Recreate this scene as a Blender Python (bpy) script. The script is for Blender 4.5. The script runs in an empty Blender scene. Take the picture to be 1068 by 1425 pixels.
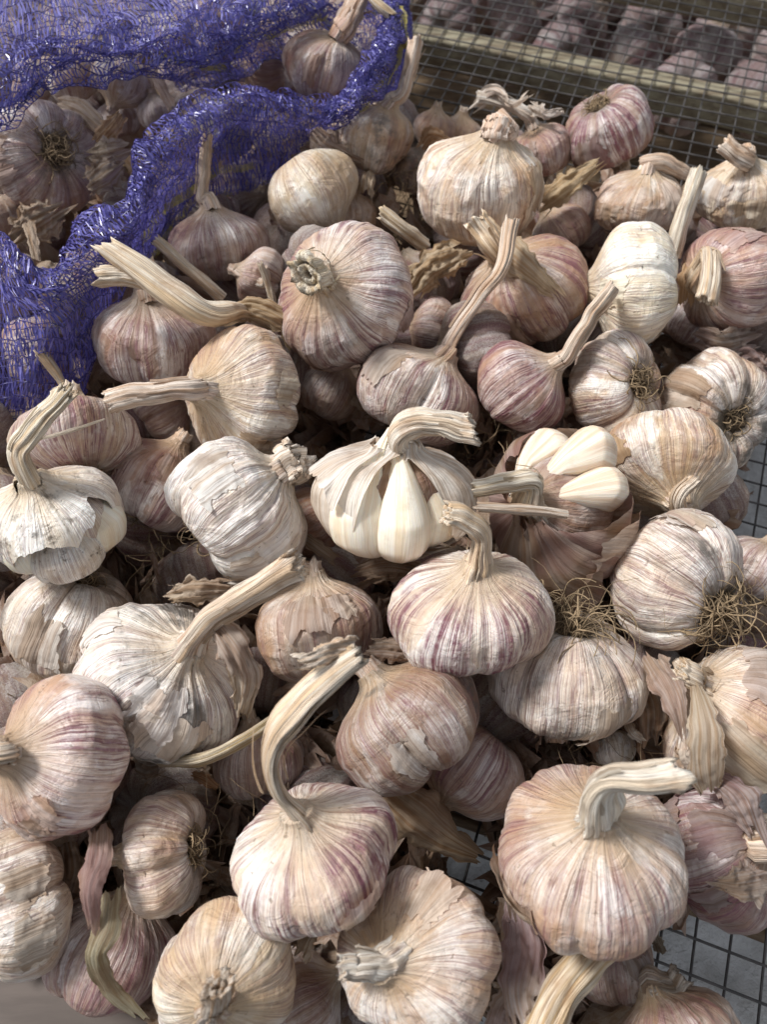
import bpy, math, random
import numpy as np
from mathutils import Vector

# ------------------------------------------------------------------ camera
H = 0.37                      # camera height above the wire tray
F = 1077.0                    # focal length in pixels of the 1068 x 1425 photograph
scene = bpy.context.scene
cam_data = bpy.data.cameras.new('camera')
cam = bpy.data.objects.new('camera', cam_data)
scene.collection.objects.link(cam)
cam.location = (0, 0, H)
cam.rotation_euler = (math.radians(30), 0, 0)
cam_data.sensor_fit = 'VERTICAL'
cam_data.sensor_height = 36.0
cam_data.lens = 36.0 * F / 1425.0
cam_data.clip_start = 0.02
cam_data.clip_end = 50
cam_data.dof.use_dof = True
cam_data.dof.focus_distance = 0.30
cam_data.dof.aperture_fstop = 15.0
scene.camera = cam

# ------------------------------------------------------------------ light
SUN_DIR = Vector((-0.72, 0.30, 0.95)).normalized()       # towards the sun
world = bpy.data.worlds.new('World')
scene.world = world
world.use_nodes = True
wn = world.node_tree.nodes; wl = world.node_tree.links
bg = wn['Background']
sky = wn.new('ShaderNodeTexSky'); sky.sky_type = 'NISHITA'; sky.sun_disc = False
sky.sun_elevation = math.asin(SUN_DIR.z)
sky.sun_rotation = math.atan2(SUN_DIR.x, SUN_DIR.y)
sky.air_density = 1.0; sky.dust_density = 2.0; sky.ozone_density = 1.0
hs = wn.new('ShaderNodeHueSaturation'); hs.inputs['Saturation'].default_value = 0.30
wl.new(sky.outputs[0], hs.inputs['Color']); wl.new(hs.outputs[0], bg.inputs[0])
bg.inputs[1].default_value = 0.120
sl = bpy.data.lights.new('sun', 'SUN'); sl.energy = 3.3; sl.angle = math.radians(13.0); sl.color = (1.0, 0.992, 0.98)
so = bpy.data.objects.new('sun', sl); scene.collection.objects.link(so)
so.rotation_euler = SUN_DIR.to_track_quat('Z', 'Y').to_euler()
scene.view_settings.view_transform = 'Standard'
scene.view_settings.look = 'None'
scene.view_settings.exposure = 0.25
scene.view_settings.gamma = 1.0

# ------------------------------------------------------------------ helpers
C = scene.collection
CAM = np.array([0.0, 0.0, H])
FWD = np.array([0.0, 0.5, -math.sqrt(3) / 2]); RIGHT = np.array([1.0, 0, 0]); UP = np.array([0.0, math.sqrt(3) / 2, 0.5])

def ray(px, py): return FWD + RIGHT * ((px - 534) / F) - UP * ((py - 712.5) / F)
def at_h(px, py, h):
    d = ray(px, py); return CAM + d * ((h - H) / d[2])
def at_z(px, py, z): return CAM + ray(px, py) * z
def depth_of(p): return float(np.dot(np.asarray(p) - CAM, FWD))
def unit(v): return v / (np.linalg.norm(v) + 1e-12)

def _hash(ix, iy, iz, seed):
    n = (ix * 374761393 + iy * 668265263 + iz * 2147483647 + seed * 974634777) & 0xFFFFFFFF
    n = ((n ^ (n >> 13)) * 1274126177) & 0xFFFFFFFF
    n = n ^ (n >> 16)
    return (n & 0xFFFF) / 32767.5 - 1.0

def vnoise(p, seed=0):
    p = np.asarray(p, dtype=np.float64)
    i = np.floor(p).astype(np.int64); f = p - i; f = f * f * (3 - 2 * f)
    x, y, z = i[..., 0], i[..., 1], i[..., 2]; fx, fy, fz = f[..., 0], f[..., 1], f[..., 2]
    def c(a, b, d): return _hash(x + a, y + b, z + d, seed)
    x00 = c(0,0,0)*(1-fx)+c(1,0,0)*fx; x10 = c(0,1,0)*(1-fx)+c(1,1,0)*fx
    x01 = c(0,0,1)*(1-fx)+c(1,0,1)*fx; x11 = c(0,1,1)*(1-fx)+c(1,1,1)*fx
    return (x00*(1-fy)+x10*fy)*(1-fz)+(x01*(1-fy)+x11*fy)*fz

def fbm(p, seed=0, o=3):
    p = np.asarray(p, dtype=np.float64)
    s = 0; a = 1.0
    for k in range(o):
        s = s + a * vnoise(p * (2 ** k), seed + 17 * k); a *= 0.5
    return s

def noise2(u, v, seed=0, o=2):
    return fbm(np.stack([u, v, np.zeros_like(u) + 0.37], -1), seed, o)

def catmull(P, n):
    P = np.asarray(P, float)
    if len(P) == 2: P = np.array([P[0], (P[0] + P[1]) / 2, P[1]])
    Q = np.vstack([2 * P[0] - P[1], P, 2 * P[-1] - P[-2]])
    m = len(P) - 1
    t = np.linspace(0, m, n); k = np.minimum(t.astype(int), m - 1); f = (t - k)[:, None]
    a, b, c, d = Q[k], Q[k + 1], Q[k + 2], Q[k + 3]
    return 0.5 * (2 * b + (c - a) * f + (2 * a - 5 * b + 4 * c - d) * f ** 2 + (3 * b - a - 3 * c + d) * f ** 3)

def even(P, n):
    """resample a polyline (any dims, length by first 3) to n even steps"""
    D = catmull(P, max(80, n * 3))
    L = np.concatenate([[0], np.cumsum(np.linalg.norm(np.diff(D[:, :3], axis=0), axis=1))])
    t = np.linspace(0, L[-1], n)
    return np.stack([np.interp(t, L, D[:, k]) for k in range(D.shape[1])], 1)

def kink(P):
    """add points beside each corner so the stalk bends sharply there"""
    P = [np.asarray(p, float) for p in P]; out = P[:3]
    for i in range(3, len(P) - 1):
        out += [P[i] + (P[i - 1] - P[i]) * .25, P[i] + (P[i + 1] - P[i]) * .22]
    if len(P) > 3: out.append(P[-1])
    return np.array(out)

def mesh_obj(name, V, Fq, mat, parent=None, origin=None, sk=None, smooth=True, color=None):
    """one mesh object; V world verts, Fq (n,4) or (n,3) faces or list of such arrays"""
    V = np.asarray(V, float)
    if origin is None: origin = np.zeros(3)
    Vl = V - np.asarray(origin)
    me = bpy.data.meshes.new(name)
    fl = Fq if isinstance(Fq, list) else [Fq]
    fl = [np.asarray(f, dtype=np.int32) for f in fl if len(f)]
    nl = sum(f.size for f in fl); nf = sum(len(f) for f in fl)
    me.vertices.add(len(Vl)); me.vertices.foreach_set('co', Vl.ravel().astype(np.float32))
    me.loops.add(nl); me.polygons.add(nf)
    me.loops.foreach_set('vertex_index', np.concatenate([f.ravel() for f in fl]))
    st = np.concatenate([np.full(len(f), f.shape[1]) for f in fl])
    starts = np.concatenate([[0], np.cumsum(st)[:-1]]).astype(np.int32)
    me.polygons.foreach_set('loop_start', starts)
    me.polygons.foreach_set('use_smooth', np.full(nf, smooth))
    me.update(calc_edges=True); me.validate()
    if sk is not None:
        a = me.attributes.new('sk', 'FLOAT_VECTOR', 'POINT')
        a.data.foreach_set('vector', np.asarray(sk, dtype=np.float32).ravel())
    if mat: me.materials.append(mat)
    o = bpy.data.objects.new(name, me); C.objects.link(o)
    if parent is not None: o.parent = parent
    else: o.location = tuple(origin)
    if color is not None: o.color = color
    return o

def tag(o, label, cat, group=None, kind=None):
    if label: o['label'] = label
    if cat: o['category'] = cat
    if group: o['group'] = group
    if kind: o['kind'] = kind
    return o

def thing(name, label, cat, loc, group=None):
    o = bpy.data.objects.new(name, None); C.objects.link(o); o.location = tuple(loc)
    o.empty_display_size = 0.01
    return tag(o, label, cat, group)

def grid_faces(nu, nv, wrap=False):
    """vertex index = i*nv + j ; i rows, j columns (wrap over j)"""
    i = np.arange(nu - 1)[:, None]; j = np.arange(nv if wrap else nv - 1)[None, :]
    j2 = (j + 1) % nv
    a = i * nv + j; b = i * nv + j2; c = (i + 1) * nv + j2; d = (i + 1) * nv + j
    return np.stack([a, b, c, d], -1).reshape(-1, 4)

# ------------------------------------------------------------------ materials
class NT:
    def __init__(s, name):
        m = bpy.data.materials.new(name); m.use_nodes = True
        s.m = m; s.n = m.node_tree.nodes; s.l = m.node_tree.links; s.b = s.n['Principled BSDF']
    def new(s, t, **kw):
        o = s.n.new(t)
        for k, v in kw.items(): setattr(o, k, v)
        return o
    def put(s, sock, v):
        if hasattr(v, 'node'): s.l.new(v, sock)
        else: sock.default_value = v
    def math(s, op, a, b=0.0, c=None, clamp=False):
        o = s.new('ShaderNodeMath', operation=op); o.use_clamp = clamp
        s.put(o.inputs[0], a); s.put(o.inputs[1], b)
        if c is not None: s.put(o.inputs[2], c)
        return o.outputs[0]
    def vmath(s, op, a, b):
        o = s.new('ShaderNodeVectorMath', operation=op); s.put(o.inputs[0], a); s.put(o.inputs[1], b)
        return o.outputs[0]
    def noise(s, vec, scale=1.0, detail=3.0, rough=0.55, dist=0.0, color=False):
        o = s.new('ShaderNodeTexNoise'); s.put(o.inputs['Vector'], vec)
        o.inputs['Scale'].default_value = scale; o.inputs['Detail'].default_value = detail
        o.inputs['Roughness'].default_value = rough; o.inputs['Distortion'].default_value = dist
        return o.outputs['Color' if color else 'Fac']
    def ramp(s, fac, a, b):
        """smooth 0..1 between a and b"""
        o = s.new('ShaderNodeMapRange'); o.interpolation_type = 'SMOOTHSTEP'
        s.put(o.inputs[0], fac); o.inputs[1].default_value = a; o.inputs[2].default_value = b
        return o.outputs[0]
    def mix(s, fac, a, b, mode='MIX'):
        o = s.new('ShaderNodeMix', data_type='RGBA', blend_type=mode)
        s.put(o.inputs[0], fac); s.put(o.inputs[6], a); s.put(o.inputs[7], b)
        return o.outputs[2]
    def bump(s, h, strength, dist, normal=None):
        o = s.new('ShaderNodeBump'); o.inputs['Strength'].default_value = strength
        o.inputs['Distance'].default_value = dist; s.put(o.inputs['Height'], h)
        if normal is not None: s.l.new(normal, o.inputs['Normal'])
        return o.outputs[0]

def rgb(r, g, b): return (r, g, b, 1.0)

def skin_material(name, kind='outer'):
    t = NT(name)
    at = t.new('ShaderNodeAttribute', attribute_name='sk'); sk = at.outputs['Vector']
    sep = t.new('ShaderNodeSeparateXYZ'); t.l.new(sk, sep.inputs[0]); S = sep.outputs[2]
    oi = t.new('ShaderNodeObjectInfo'); rnd = oi.outputs['Random']; col = oi.outputs['Color']; purp = oi.outputs['Alpha']
    tc = t.new('ShaderNodeTexCoord'); ob = tc.outputs['Object']
    wear = t.new('ShaderNodeAttribute', attribute_type='OBJECT', attribute_name='wear').outputs['Fac']
    gr = t.new('ShaderNodeAttribute', attribute_type='OBJECT', attribute_name='grime').outputs['Fac']
    r20 = t.math('MULTIPLY', rnd, 37.0)
    comb = t.new('ShaderNodeCombineXYZ'); t.l.new(r20, comb.inputs[0]); t.l.new(r20, comb.inputs[1])
    obr = t.vmath('ADD', ob, comb.outputs[0])
    # wander of the meridians
    wob = t.noise(obr, 45.0, 2.0, color=True)
    wv = t.new('ShaderNodeVectorMath', operation='MULTIPLY_ADD')
    t.l.new(wob, wv.inputs[0]); wv.inputs[1].default_value = (0.09, 0.09, 0.0); t.l.new(sk, wv.inputs[2])
    skw = t.vmath('ADD', wv.outputs[0], comb.outputs[0])
    def streak(k, ks, detail=2.0):
        v = t.vmath('MULTIPLY', skw, (k, k, ks)); return t.noise(v, 1.0, detail)
    broad = streak(3.2, 0.9, 3.0)
    mid = streak(9.0, 1.1, 2.0)
    fine = streak(24.0, 1.4, 2.0)
    hair = streak(60.0, 2.5, 1.0)
    # base colour of the dry skin
    blot0 = t.noise(obr, 38.0, 5.0, 0.65)
    dark = t.mix(1.0, col, rgb(0.80, 0.72, 0.64), 'MULTIPLY')
    lite = t.mix(0.36, col, rgb(0.93, 0.92, 0.89))
    c = t.mix(t.ramp(t.math('MULTIPLY_ADD', mid, 0.5, t.math('MULTIPLY', blot0, 0.5)), 0.36, 0.62), dark, lite)
    # peeled layer with an edge: white under-skin against tan outer skin
    layer = t.noise(t.vmath('MULTIPLY', skw, (1.3, 1.3, 1.7)), 1.0, 3.5, 0.6)
    lay = t.ramp(layer, 0.515, 0.545)
    c = t.mix(t.math('MULTIPLY', lay, 0.80), c, t.mix(0.62, col, rgb(0.93, 0.925, 0.90)))
    # brown blotches
    blot = t.noise(obr, 28.0, 5.0, 0.62)
    c = t.mix(t.math('MULTIPLY', t.ramp(blot, 0.43, 0.62), wear), c, t.mix(1.0, col, rgb(0.62, 0.43, 0.28), 'MULTIPLY'))
    blot2 = t.noise(t.vmath('ADD', obr, (3.1, 1.7, 9.2)), 60.0, 6.0, 0.7)
    c = t.mix(t.math('MULTIPLY', t.ramp(blot2, 0.48, 0.66), t.math('MULTIPLY', wear, 0.8)), c, t.mix(1.0, col, rgb(0.62, 0.50, 0.38), 'MULTIPLY'))
    # purple bands
    body = t.math('MULTIPLY', t.ramp(S, 0.97, 0.72), t.ramp(S, 0.02, 0.25))
    pb = t.math('MULTIPLY', t.ramp(broad, 0.34, 0.60), purp)
    pm = t.ramp(streak(13.0, 0.8, 3.0), 0.44, 0.60)
    mott = t.math('MULTIPLY_ADD', t.ramp(t.noise(obr, 150.0, 4.0, 0.65), 0.38, 0.58), 0.55, 0.45)
    pamt = t.math('MULTIPLY', t.math('MULTIPLY', t.math('MULTIPLY', pb, mott), t.math('MULTIPLY_ADD', pm, 0.75, 0.32)), body, clamp=True)
    c = t.mix(pamt, c, rgb(0.185, 0.062, 0.092))
    # thin dark veins
    vl = t.math('ABSOLUTE', t.math('SUBTRACT', streak(11.0, 0.55, 2.5), 0.5))
    vl2 = t.math('ABSOLUTE', t.math('SUBTRACT', streak(19.0, 0.8, 2.0), 0.47))
    vein = t.math('MULTIPLY', t.math('MAXIMUM', t.ramp(vl, 0.036, 0.006), t.math('MULTIPLY', t.ramp(vl2, 0.034, 0.006), 0.75)), t.ramp(t.math('MULTIPLY_ADD', broad, 0.5, t.math('MULTIPLY', blot0, 0.5)), 0.38, 0.54))
    vein = t.math('MULTIPLY', vein, t.math('MULTIPLY_ADD', purp, 0.50, 0.50))
    vein = t.math('MULTIPLY', vein, t.ramp(S, 0.03, 0.2), clamp=True)
    c = t.mix(vein, c, rgb(0.17, 0.065, 0.075))
    hr = t.math('MULTIPLY', t.math('MULTIPLY', t.ramp(hair, 0.50, 0.62), t.ramp(blot0, 0.40, 0.56)), 0.50)
    c = t.mix(hr, c, rgb(0.36, 0.25, 0.18))
    # straw colour towards the neck
    c = t.mix(t.math('MULTIPLY', t.ramp(S, 0.70, 0.95), 0.55), c, rgb(0.52, 0.38, 0.23))
    # soil near the root and grey smudges
    soiln = t.noise(obr, 120.0, 6.0, 0.7)
    near = t.ramp(S, 0.30, 0.06)
    soil = t.math('MULTIPLY', t.ramp(t.math('ADD', soiln, t.math('MULTIPLY', near, 0.16)), 0.52, 0.68), t.math('MULTIPLY_ADD', gr, 0.55, 0.50))
    soil = t.math('MULTIPLY', soil, t.math('MULTIPLY_ADD', near, 0.80, t.math('MULTIPLY_ADD', gr, 0.32, 0.10)), clamp=True)
    c = t.mix(soil, c, rgb(0.125, 0.095, 0.065))
    big = t.noise(t.vmath('ADD', obr, (7.7, 4.4, 2.2)), 26.0, 3.0)
    sm = t.math('MULTIPLY', t.ramp(big, 0.54, 0.64), t.math('MULTIPLY', gr, t.ramp(soiln, 0.40, 0.58)), clamp=True)
    c = t.mix(sm, c, rgb(0.12, 0.105, 0.09))
    spk = t.noise(obr, 420.0, 2.0)
    c = t.mix(t.math('MULTIPLY', t.ramp(spk, 0.68, 0.74), 0.6), c, rgb(0.16, 0.11, 0.07))
    t.l.new(c, t.b.inputs['Base Color'])
    t.put(t.b.inputs['Roughness'], t.math('MULTIPLY_ADD', blot, 0.50, 0.20))
    t.b.inputs['Specular IOR Level'].default_value = 0.5
    t.b.inputs['Subsurface Weight'].default_value = 0.12
    t.b.inputs['Subsurface Radius'].default_value = (0.004, 0.0025, 0.0015)
    t.b.inputs['Subsurface Scale'].default_value = 0.6
    n1 = t.bump(t.math('ADD', fine, t.math('MULTIPLY', hair, 0.5)), 0.55, 0.0009)
    n2 = t.bump(t.math('ADD', t.math('MULTIPLY', lay, 0.8), t.math('ADD', t.math('MULTIPLY', vl, 3.0, clamp=True), t.noise(obr, 300.0, 4.0, 0.65))), 0.5, 0.00045, n1)
    n3 = t.bump(t.math('ABSOLUTE', t.math('SUBTRACT', t.noise(obr, 90.0, 3.0, 0.6, 1.2), 0.5)), 0.7, 0.0020, n2)
    t.l.new(n3, t.b.inputs['Normal'])
    return t.m

def stem_material(name):
    t = NT(name)
    sk = t.new('ShaderNodeAttribute', attribute_name='sk').outputs['Vector']
    sep = t.new('ShaderNodeSeparateXYZ'); t.l.new(sk, sep.inputs[0]); S = sep.outputs[2]
    oi = t.new('ShaderNodeObjectInfo'); rnd = oi.outputs['Random']; col = oi.outputs['Color']; purp = oi.outputs['Alpha']
    comb = t.new('ShaderNodeCombineXYZ'); r20 = t.math('MULTIPLY', rnd, 31.0)
    t.l.new(r20, comb.inputs[0]); t.l.new(r20, comb.inputs[2])
    ob = t.vmath('ADD', t.new('ShaderNodeTexCoord').outputs['Object'], comb.outputs[0])
    skr = t.vmath('ADD', sk, comb.outputs[0])
    def streak(k, ks, d=2.0): return t.noise(t.vmath('MULTIPLY', skr, (k, k, ks)), 1.0, d)
    a = streak(2.6, 1.0, 4.0); b = streak(9.0, 1.5, 3.0); f = streak(22.0, 2.5, 2.0)
    c = t.mix(t.ramp(a, 0.36, 0.62), t.mix(1.0, col, rgb(0.90, 0.82, 0.74), 'MULTIPLY'), t.mix(0.50, col, rgb(0.94, 0.90, 0.82)))
    c = t.mix(t.math('MULTIPLY', t.ramp(b, 0.52, 0.66), 0.35), c, rgb(0.50, 0.34, 0.22))
    c = t.mix(t.math('MULTIPLY', t.ramp(f, 0.54, 0.61), 0.62), c, rgb(0.30, 0.18, 0.11))
    bl = t.noise(ob, 70.0, 4.0)
    c = t.mix(t.math('MULTIPLY', t.ramp(bl, 0.52, 0.7), 0.5), c, rgb(0.38, 0.21, 0.10))
    pk = t.math('MULTIPLY', t.ramp(streak(4.0, 0.7), 0.48, 0.62), t.math('MULTIPLY', purp, t.ramp(S, 1.0, 0.1)), clamp=True)
    c = t.mix(pk, c, rgb(0.30, 0.14, 0.14))
    t.l.new(c, t.b.inputs['Base Color'])
    t.b.inputs['Roughness'].default_value = 0.62
    t.b.inputs['Specular IOR Level'].default_value = 0.3
    n1 = t.bump(t.math('ADD', b, t.math('MULTIPLY', f, 0.8)), 0.9, 0.0011)
    n2 = t.bump(t.noise(ob, 350.0, 3.0), 0.4, 0.0004, n1)
    t.l.new(n2, t.b.inputs['Normal'])
    return t.m

def clove_material(name):
    t = NT(name)
    sk = t.new('ShaderNodeAttribute', attribute_name='sk').outputs['Vector']
    sep = t.new('ShaderNodeSeparateXYZ'); t.l.new(sk, sep.inputs[0]); S = sep.outputs[2]
    oi = t.new('ShaderNodeObjectInfo'); col = oi.outputs['Color']; purp = oi.outputs['Alpha']; rnd = oi.outputs['Random']
    comb = t.new('ShaderNodeCombineXYZ'); t.l.new(t.math('MULTIPLY', rnd, 23.0), comb.inputs[0])
    skr = t.vmath('ADD', sk, comb.outputs[0])
    ob = t.vmath('ADD', t.new('ShaderNodeTexCoord').outputs['Object'], comb.outputs[0])
    a = t.noise(t.vmath('MULTIPLY', skr, (3.0, 3.0, 1.2)), 1.0, 3.0)
    f = t.noise(t.vmath('MULTIPLY', skr, (26.0, 26.0, 1.6)), 1.0, 2.0)
    c = t.mix(t.ramp(a, 0.30, 0.68), t.mix(1.0, col, rgb(0.96, 0.86, 0.72), 'MULTIPLY'), col)
    c = t.mix(t.math('MULTIPLY', t.ramp(f, 0.52, 0.66), 0.30), c, rgb(0.55, 0.42, 0.28))
    c = t.mix(t.math('MULTIPLY', t.ramp(S, 0.30, 0.0), 0.6), c, rgb(0.50, 0.33, 0.19))
    c = t.mix(t.math('MULTIPLY', purp, t.ramp(a, 0.55, 0.40), clamp=True), c, rgb(0.36, 0.17, 0.13))
    bl = t.noise(ob, 60.0, 5.0, 0.65)
    c = t.mix(t.math('MULTIPLY', t.ramp(bl, 0.52, 0.70), 0.40), c, rgb(0.52, 0.40, 0.24))
    t.l.new(c, t.b.inputs['Base Color'])
    t.b.inputs['Roughness'].default_value = 0.40
    t.b.inputs['Specular IOR Level'].default_value = 0.45
    t.b.inputs['Subsurface Weight'].default_value = 0.25
    t.b.inputs['Subsurface Radius'].default_value = (0.006, 0.004, 0.002)
    t.b.inputs['Subsurface Scale'].default_value = 0.6
    n1 = t.bump(f, 0.5, 0.0006)
    t.l.new(t.bump(t.noise(ob, 200.0, 3.0), 0.3, 0.0004, n1), t.b.inputs['Normal'])
    return t.m

def paper_material(name):
    """loose dry skin: thin, partly see-through to light"""
    t = NT(name)
    sk = t.new('ShaderNodeAttribute', attribute_name='sk').outputs['Vector']
    oi = t.new('ShaderNodeObjectInfo'); col = oi.outputs['Color']; purp = oi.outputs['Alpha']; rnd = oi.outputs['Random']
    comb = t.new('ShaderNodeCombineXYZ'); t.l.new(t.math('MULTIPLY', rnd, 23.0), comb.inputs[0])
    skr = t.vmath('ADD', sk, comb.outputs[0])
    ob = t.vmath('ADD', t.new('ShaderNodeTexCoord').outputs['Object'], comb.outputs[0])
    a = t.noise(t.vmath('MULTIPLY', skr, (5.0, 5.0, 1.0)), 1.0, 3.0)
    f = t.noise(t.vmath('MULTIPLY', skr, (30.0, 30.0, 2.2)), 1.0, 2.0)
    c = t.mix(t.ramp(a, 0.34, 0.64), t.mix(1.0, col, rgb(0.76, 0.65, 0.55), 'MULTIPLY'), t.mix(0.18, col, rgb(0.85, 0.80, 0.72)))
    c = t.mix(t.math('MULTIPLY', t.ramp(f, 0.5, 0.64), 0.45), c, rgb(0.30, 0.19, 0.12))
    c = t.mix(t.math('MULTIPLY', t.ramp(t.noise(ob, 50.0, 5.0), 0.5, 0.68), 0.55), c, rgb(0.30, 0.19, 0.11))
    pm = t.math('MULTIPLY', t.ramp(t.noise(ob, 35.0, 2.0), 0.4, 0.6), purp, clamp=True)
    c = t.mix(pm, c, rgb(0.29, 0.15, 0.18))
    t.l.new(c, t.b.inputs['Base Color'])
    t.b.inputs['Roughness'].default_value = 0.55
    t.b.inputs['Specular IOR Level'].default_value = 0.35
    nrm = t.bump(t.math('ADD', f, t.noise(ob, 160.0, 4.0, 0.65)), 0.7, 0.0008)
    t.l.new(nrm, t.b.inputs['Normal'])
    tr = t.new('ShaderNodeBsdfTranslucent'); t.l.new(c, tr.inputs[0]); t.l.new(nrm, tr.inputs['Normal'])
    mx = t.new('ShaderNodeMixShader'); mx.inputs[0].default_value = 0.34
    t.l.new(t.b.outputs[0], mx.inputs[1]); t.l.new(tr.outputs[0], mx.inputs[2])
    t.l.new(mx.outputs[0], t.n['Material Output'].inputs[0])
    return t.m

def simple_material(name, c1, c2, scale, rough=0.8, bump=0.5, bdist=0.001, spec=0.3, stretch=(1, 1, 1), metal=0.0, detail=5.0, rot=0.0):
    t = NT(name)
    tc = t.new('ShaderNodeTexCoord').outputs['Object']
    mp = t.new('ShaderNodeMapping'); t.l.new(tc, mp.inputs[0]); mp.inputs['Scale'].default_value = stretch; mp.inputs['Rotation'].default_value = (0, 0, rot)
    n = t.noise(mp.outputs[0], scale, detail, 0.6)
    c = t.mix(t.ramp(n, 0.35, 0.65), c1, c2)
    t.l.new(c, t.b.inputs['Base Color'])
    t.b.inputs['Roughness'].default_value = rough
    t.b.inputs['Metallic'].default_value = metal
    t.b.inputs['Specular IOR Level'].default_value = spec
    t.l.new(t.bump(t.noise(mp.outputs[0], scale * 3, 6.0, 0.65), bump, bdist), t.b.inputs['Normal'])
    return t

M_SKIN = skin_material('garlic_skin')
M_STEM = stem_material('dry_stem')
M_CLOVE = clove_material('clove_skin')
M_PAPER = paper_material('papery_skin')
M_ROOT = simple_material('dry_roots', rgb(0.36, 0.26, 0.155), rgb(0.14, 0.10, 0.06), 160, 0.85, 0.4, 0.0005).m
M_SCAR = simple_material('root_plate', rgb(0.20, 0.14, 0.085), rgb(0.05, 0.038, 0.026), 260, 0.95, 1.0, 0.002).m

# ------------------------------------------------------------------ garlic geometry
PROF = np.array([(-.50, .0), (-.55, .10), (-.645, .20), (-.70, .38), (-.64, .62), (-.46, .84), (-.22, .965), (.02, 1.0), (.25, .965),
                 (.43, .86), (.565, .70), (.665, .51), (.745, .345), (.82, .245), (.90, .20), (1.0, .175)])

def frame(px, py, a, el):
    f = unit(ray(px, py)); r = unit(RIGHT - np.dot(RIGHT, f) * f); u = np.cross(r, f)
    a = math.radians(a); el = math.radians(el)
    z = math.cos(el) * (math.cos(a) * r + math.sin(a) * u) - math.sin(el) * f
    tc = -f
    x = tc - np.dot(tc, z) * z
    if np.linalg.norm(x) < 1e-3: x = u - np.dot(u, z) * z
    x = unit(x); y = np.cross(z, x)
    return np.stack([x, y, z], 1)            # columns

def make_lobes(rng, n):
    b = np.sort((np.arange(n) + rng.uniform(-.28, .28, n)) / n * 2 * math.pi + rng.uniform(0, 6.28))
    return b

def lobe_val(th, b):
    """0 in the crease between two cloves, 1 on the back of a clove"""
    t = np.mod(th[..., None] - b, 2 * math.pi)
    nxt = np.min(t, -1); t2 = np.mod(b - th[..., None], 2 * math.pi); prv = np.min(t2, -1)
    w = nxt + prv; x = nxt / w
    return np.power(np.clip(np.sin(math.pi * x), 0, 1), 0.55), w

class Body:
    def __init__(s, rng, nth=144, ns=84, lobes=6, lump=.10, ht=1.0, neck=1.0, wrinkle=1.0, lean=(0, 0), seed=0, warp=0.07, flat=0.0):
        s.nth, s.ns = nth, ns
        pr = catmull(PROF, 400)
        L = np.concatenate([[0], np.cumsum(np.linalg.norm(np.diff(pr, axis=0), axis=1))]); L /= L[-1]
        S = np.linspace(0, 1, ns)
        z = np.interp(S, L, pr[:, 0]); r = np.interp(S, L, pr[:, 1])
        th = np.linspace(0, 2 * math.pi, nth, endpoint=False)
        TH, SS = np.meshgrid(th, S); Z = np.repeat(z[:, None], nth, 1); Rr = np.repeat(r[:, None], nth, 1)
        twist = rng.uniform(-.25, .25)
        THt = TH + twist * (SS - .5)
        b = make_lobes(rng, lobes)
        lv, w = lobe_val(THt, b)
        env = np.clip((SS - .06) / .14, 0, 1) * np.clip((.80 - SS) / .30, 0, 1)
        jit = 1 + .045 * np.sin(THt * 2 + rng.uniform(0, 6)) * env
        Rr = Rr * (1 - lump * (1 - lv) * env) * jit
        # cloves also bulge up and down
        Z = Z * ht + lump * .55 * (lv - .5) * np.where(Z < 0, -1, .7) * env
        # pleats running from neck to root
        P = np.stack([np.cos(TH), np.sin(TH), SS], -1)
        n1 = vnoise(P * (7, 7, 1.2), seed) ; n2 = vnoise(P * (17, 17, 1.6), seed + 5); n3 = vnoise(P * (34, 34, 2.5), seed + 9)
        amp = .35 + .65 * np.clip((SS - .5) / .35, 0, 1)
        pl = (.012 * n1 + .011 * (1 - np.abs(n2) * 2) + .008 * n3) * wrinkle * amp
        nearneck = np.clip((SS - .62) / .2, 0, 1)
        Rr = Rr * (1 + pl * (1 + 2.6 * nearneck))
        # low frequency warp and crumple
        X = Rr * np.cos(TH); Y = Rr * np.sin(TH)
        Q = np.stack([X, Y, Z], -1)
        lw = np.stack([vnoise(Q * 1.3 + 5, seed + 21), vnoise(Q * 1.3 + 9, seed + 22), vnoise(Q * 1.3 + 3, seed + 23)], -1)
        Q = Q + lw * warp
        cr = (1 - np.abs(vnoise(Q * (4.5, 4.5, 3.0), seed + 31)) * 2) * .016 + (1 - np.abs(vnoise(Q * (11, 11, 8), seed + 33)) * 2) * .006
        rad = np.stack([np.cos(TH), np.sin(TH), 0 * TH], -1)
        Q = Q + rad * (cr * wrinkle * np.clip(Rr * 2, 0, 1))[..., None]
        k = np.clip((Z / ht - .36) / .64, 0, 1.1) ** 1.6
        Q[..., 0] += lean[0] * k; Q[..., 1] += lean[1] * k
        Q[-1] = Q[-2].mean(0) + (Q[-1] - Q[-2].mean(0)) * .02
        s.Q = Q; s.TH = TH; s.SS = SS; s.lean = lean; s.ht = ht; s.b = b
    def sk(s): return np.stack([np.cos(s.TH), np.sin(s.TH), s.SS], -1)
    def normals(s):
        du = np.roll(s.Q, -1, 1) - np.roll(s.Q, 1, 1); dv = np.gradient(s.Q, axis=0)
        n = np.cross(du, dv); return n / (np.linalg.norm(n, axis=-1, keepdims=True) + 1e-9)
    def sample(s, th, ss, A):
        u = np.mod(th, 2 * math.pi) / (2 * math.pi) * s.nth; v = np.clip(ss, 0, 1) * (s.ns - 1)
        i = np.minimum(v.astype(int), s.ns - 2); fv = (v - i)[..., None]; j = u.astype(int) % s.nth; fu = (u - np.floor(u))[..., None]; j2 = (j + 1) % s.nth
        return (A[i, j] * (1 - fu) + A[i, j2] * fu) * (1 - fv) + (A[i + 1, j] * (1 - fu) + A[i + 1, j2] * fu) * fv

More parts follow.
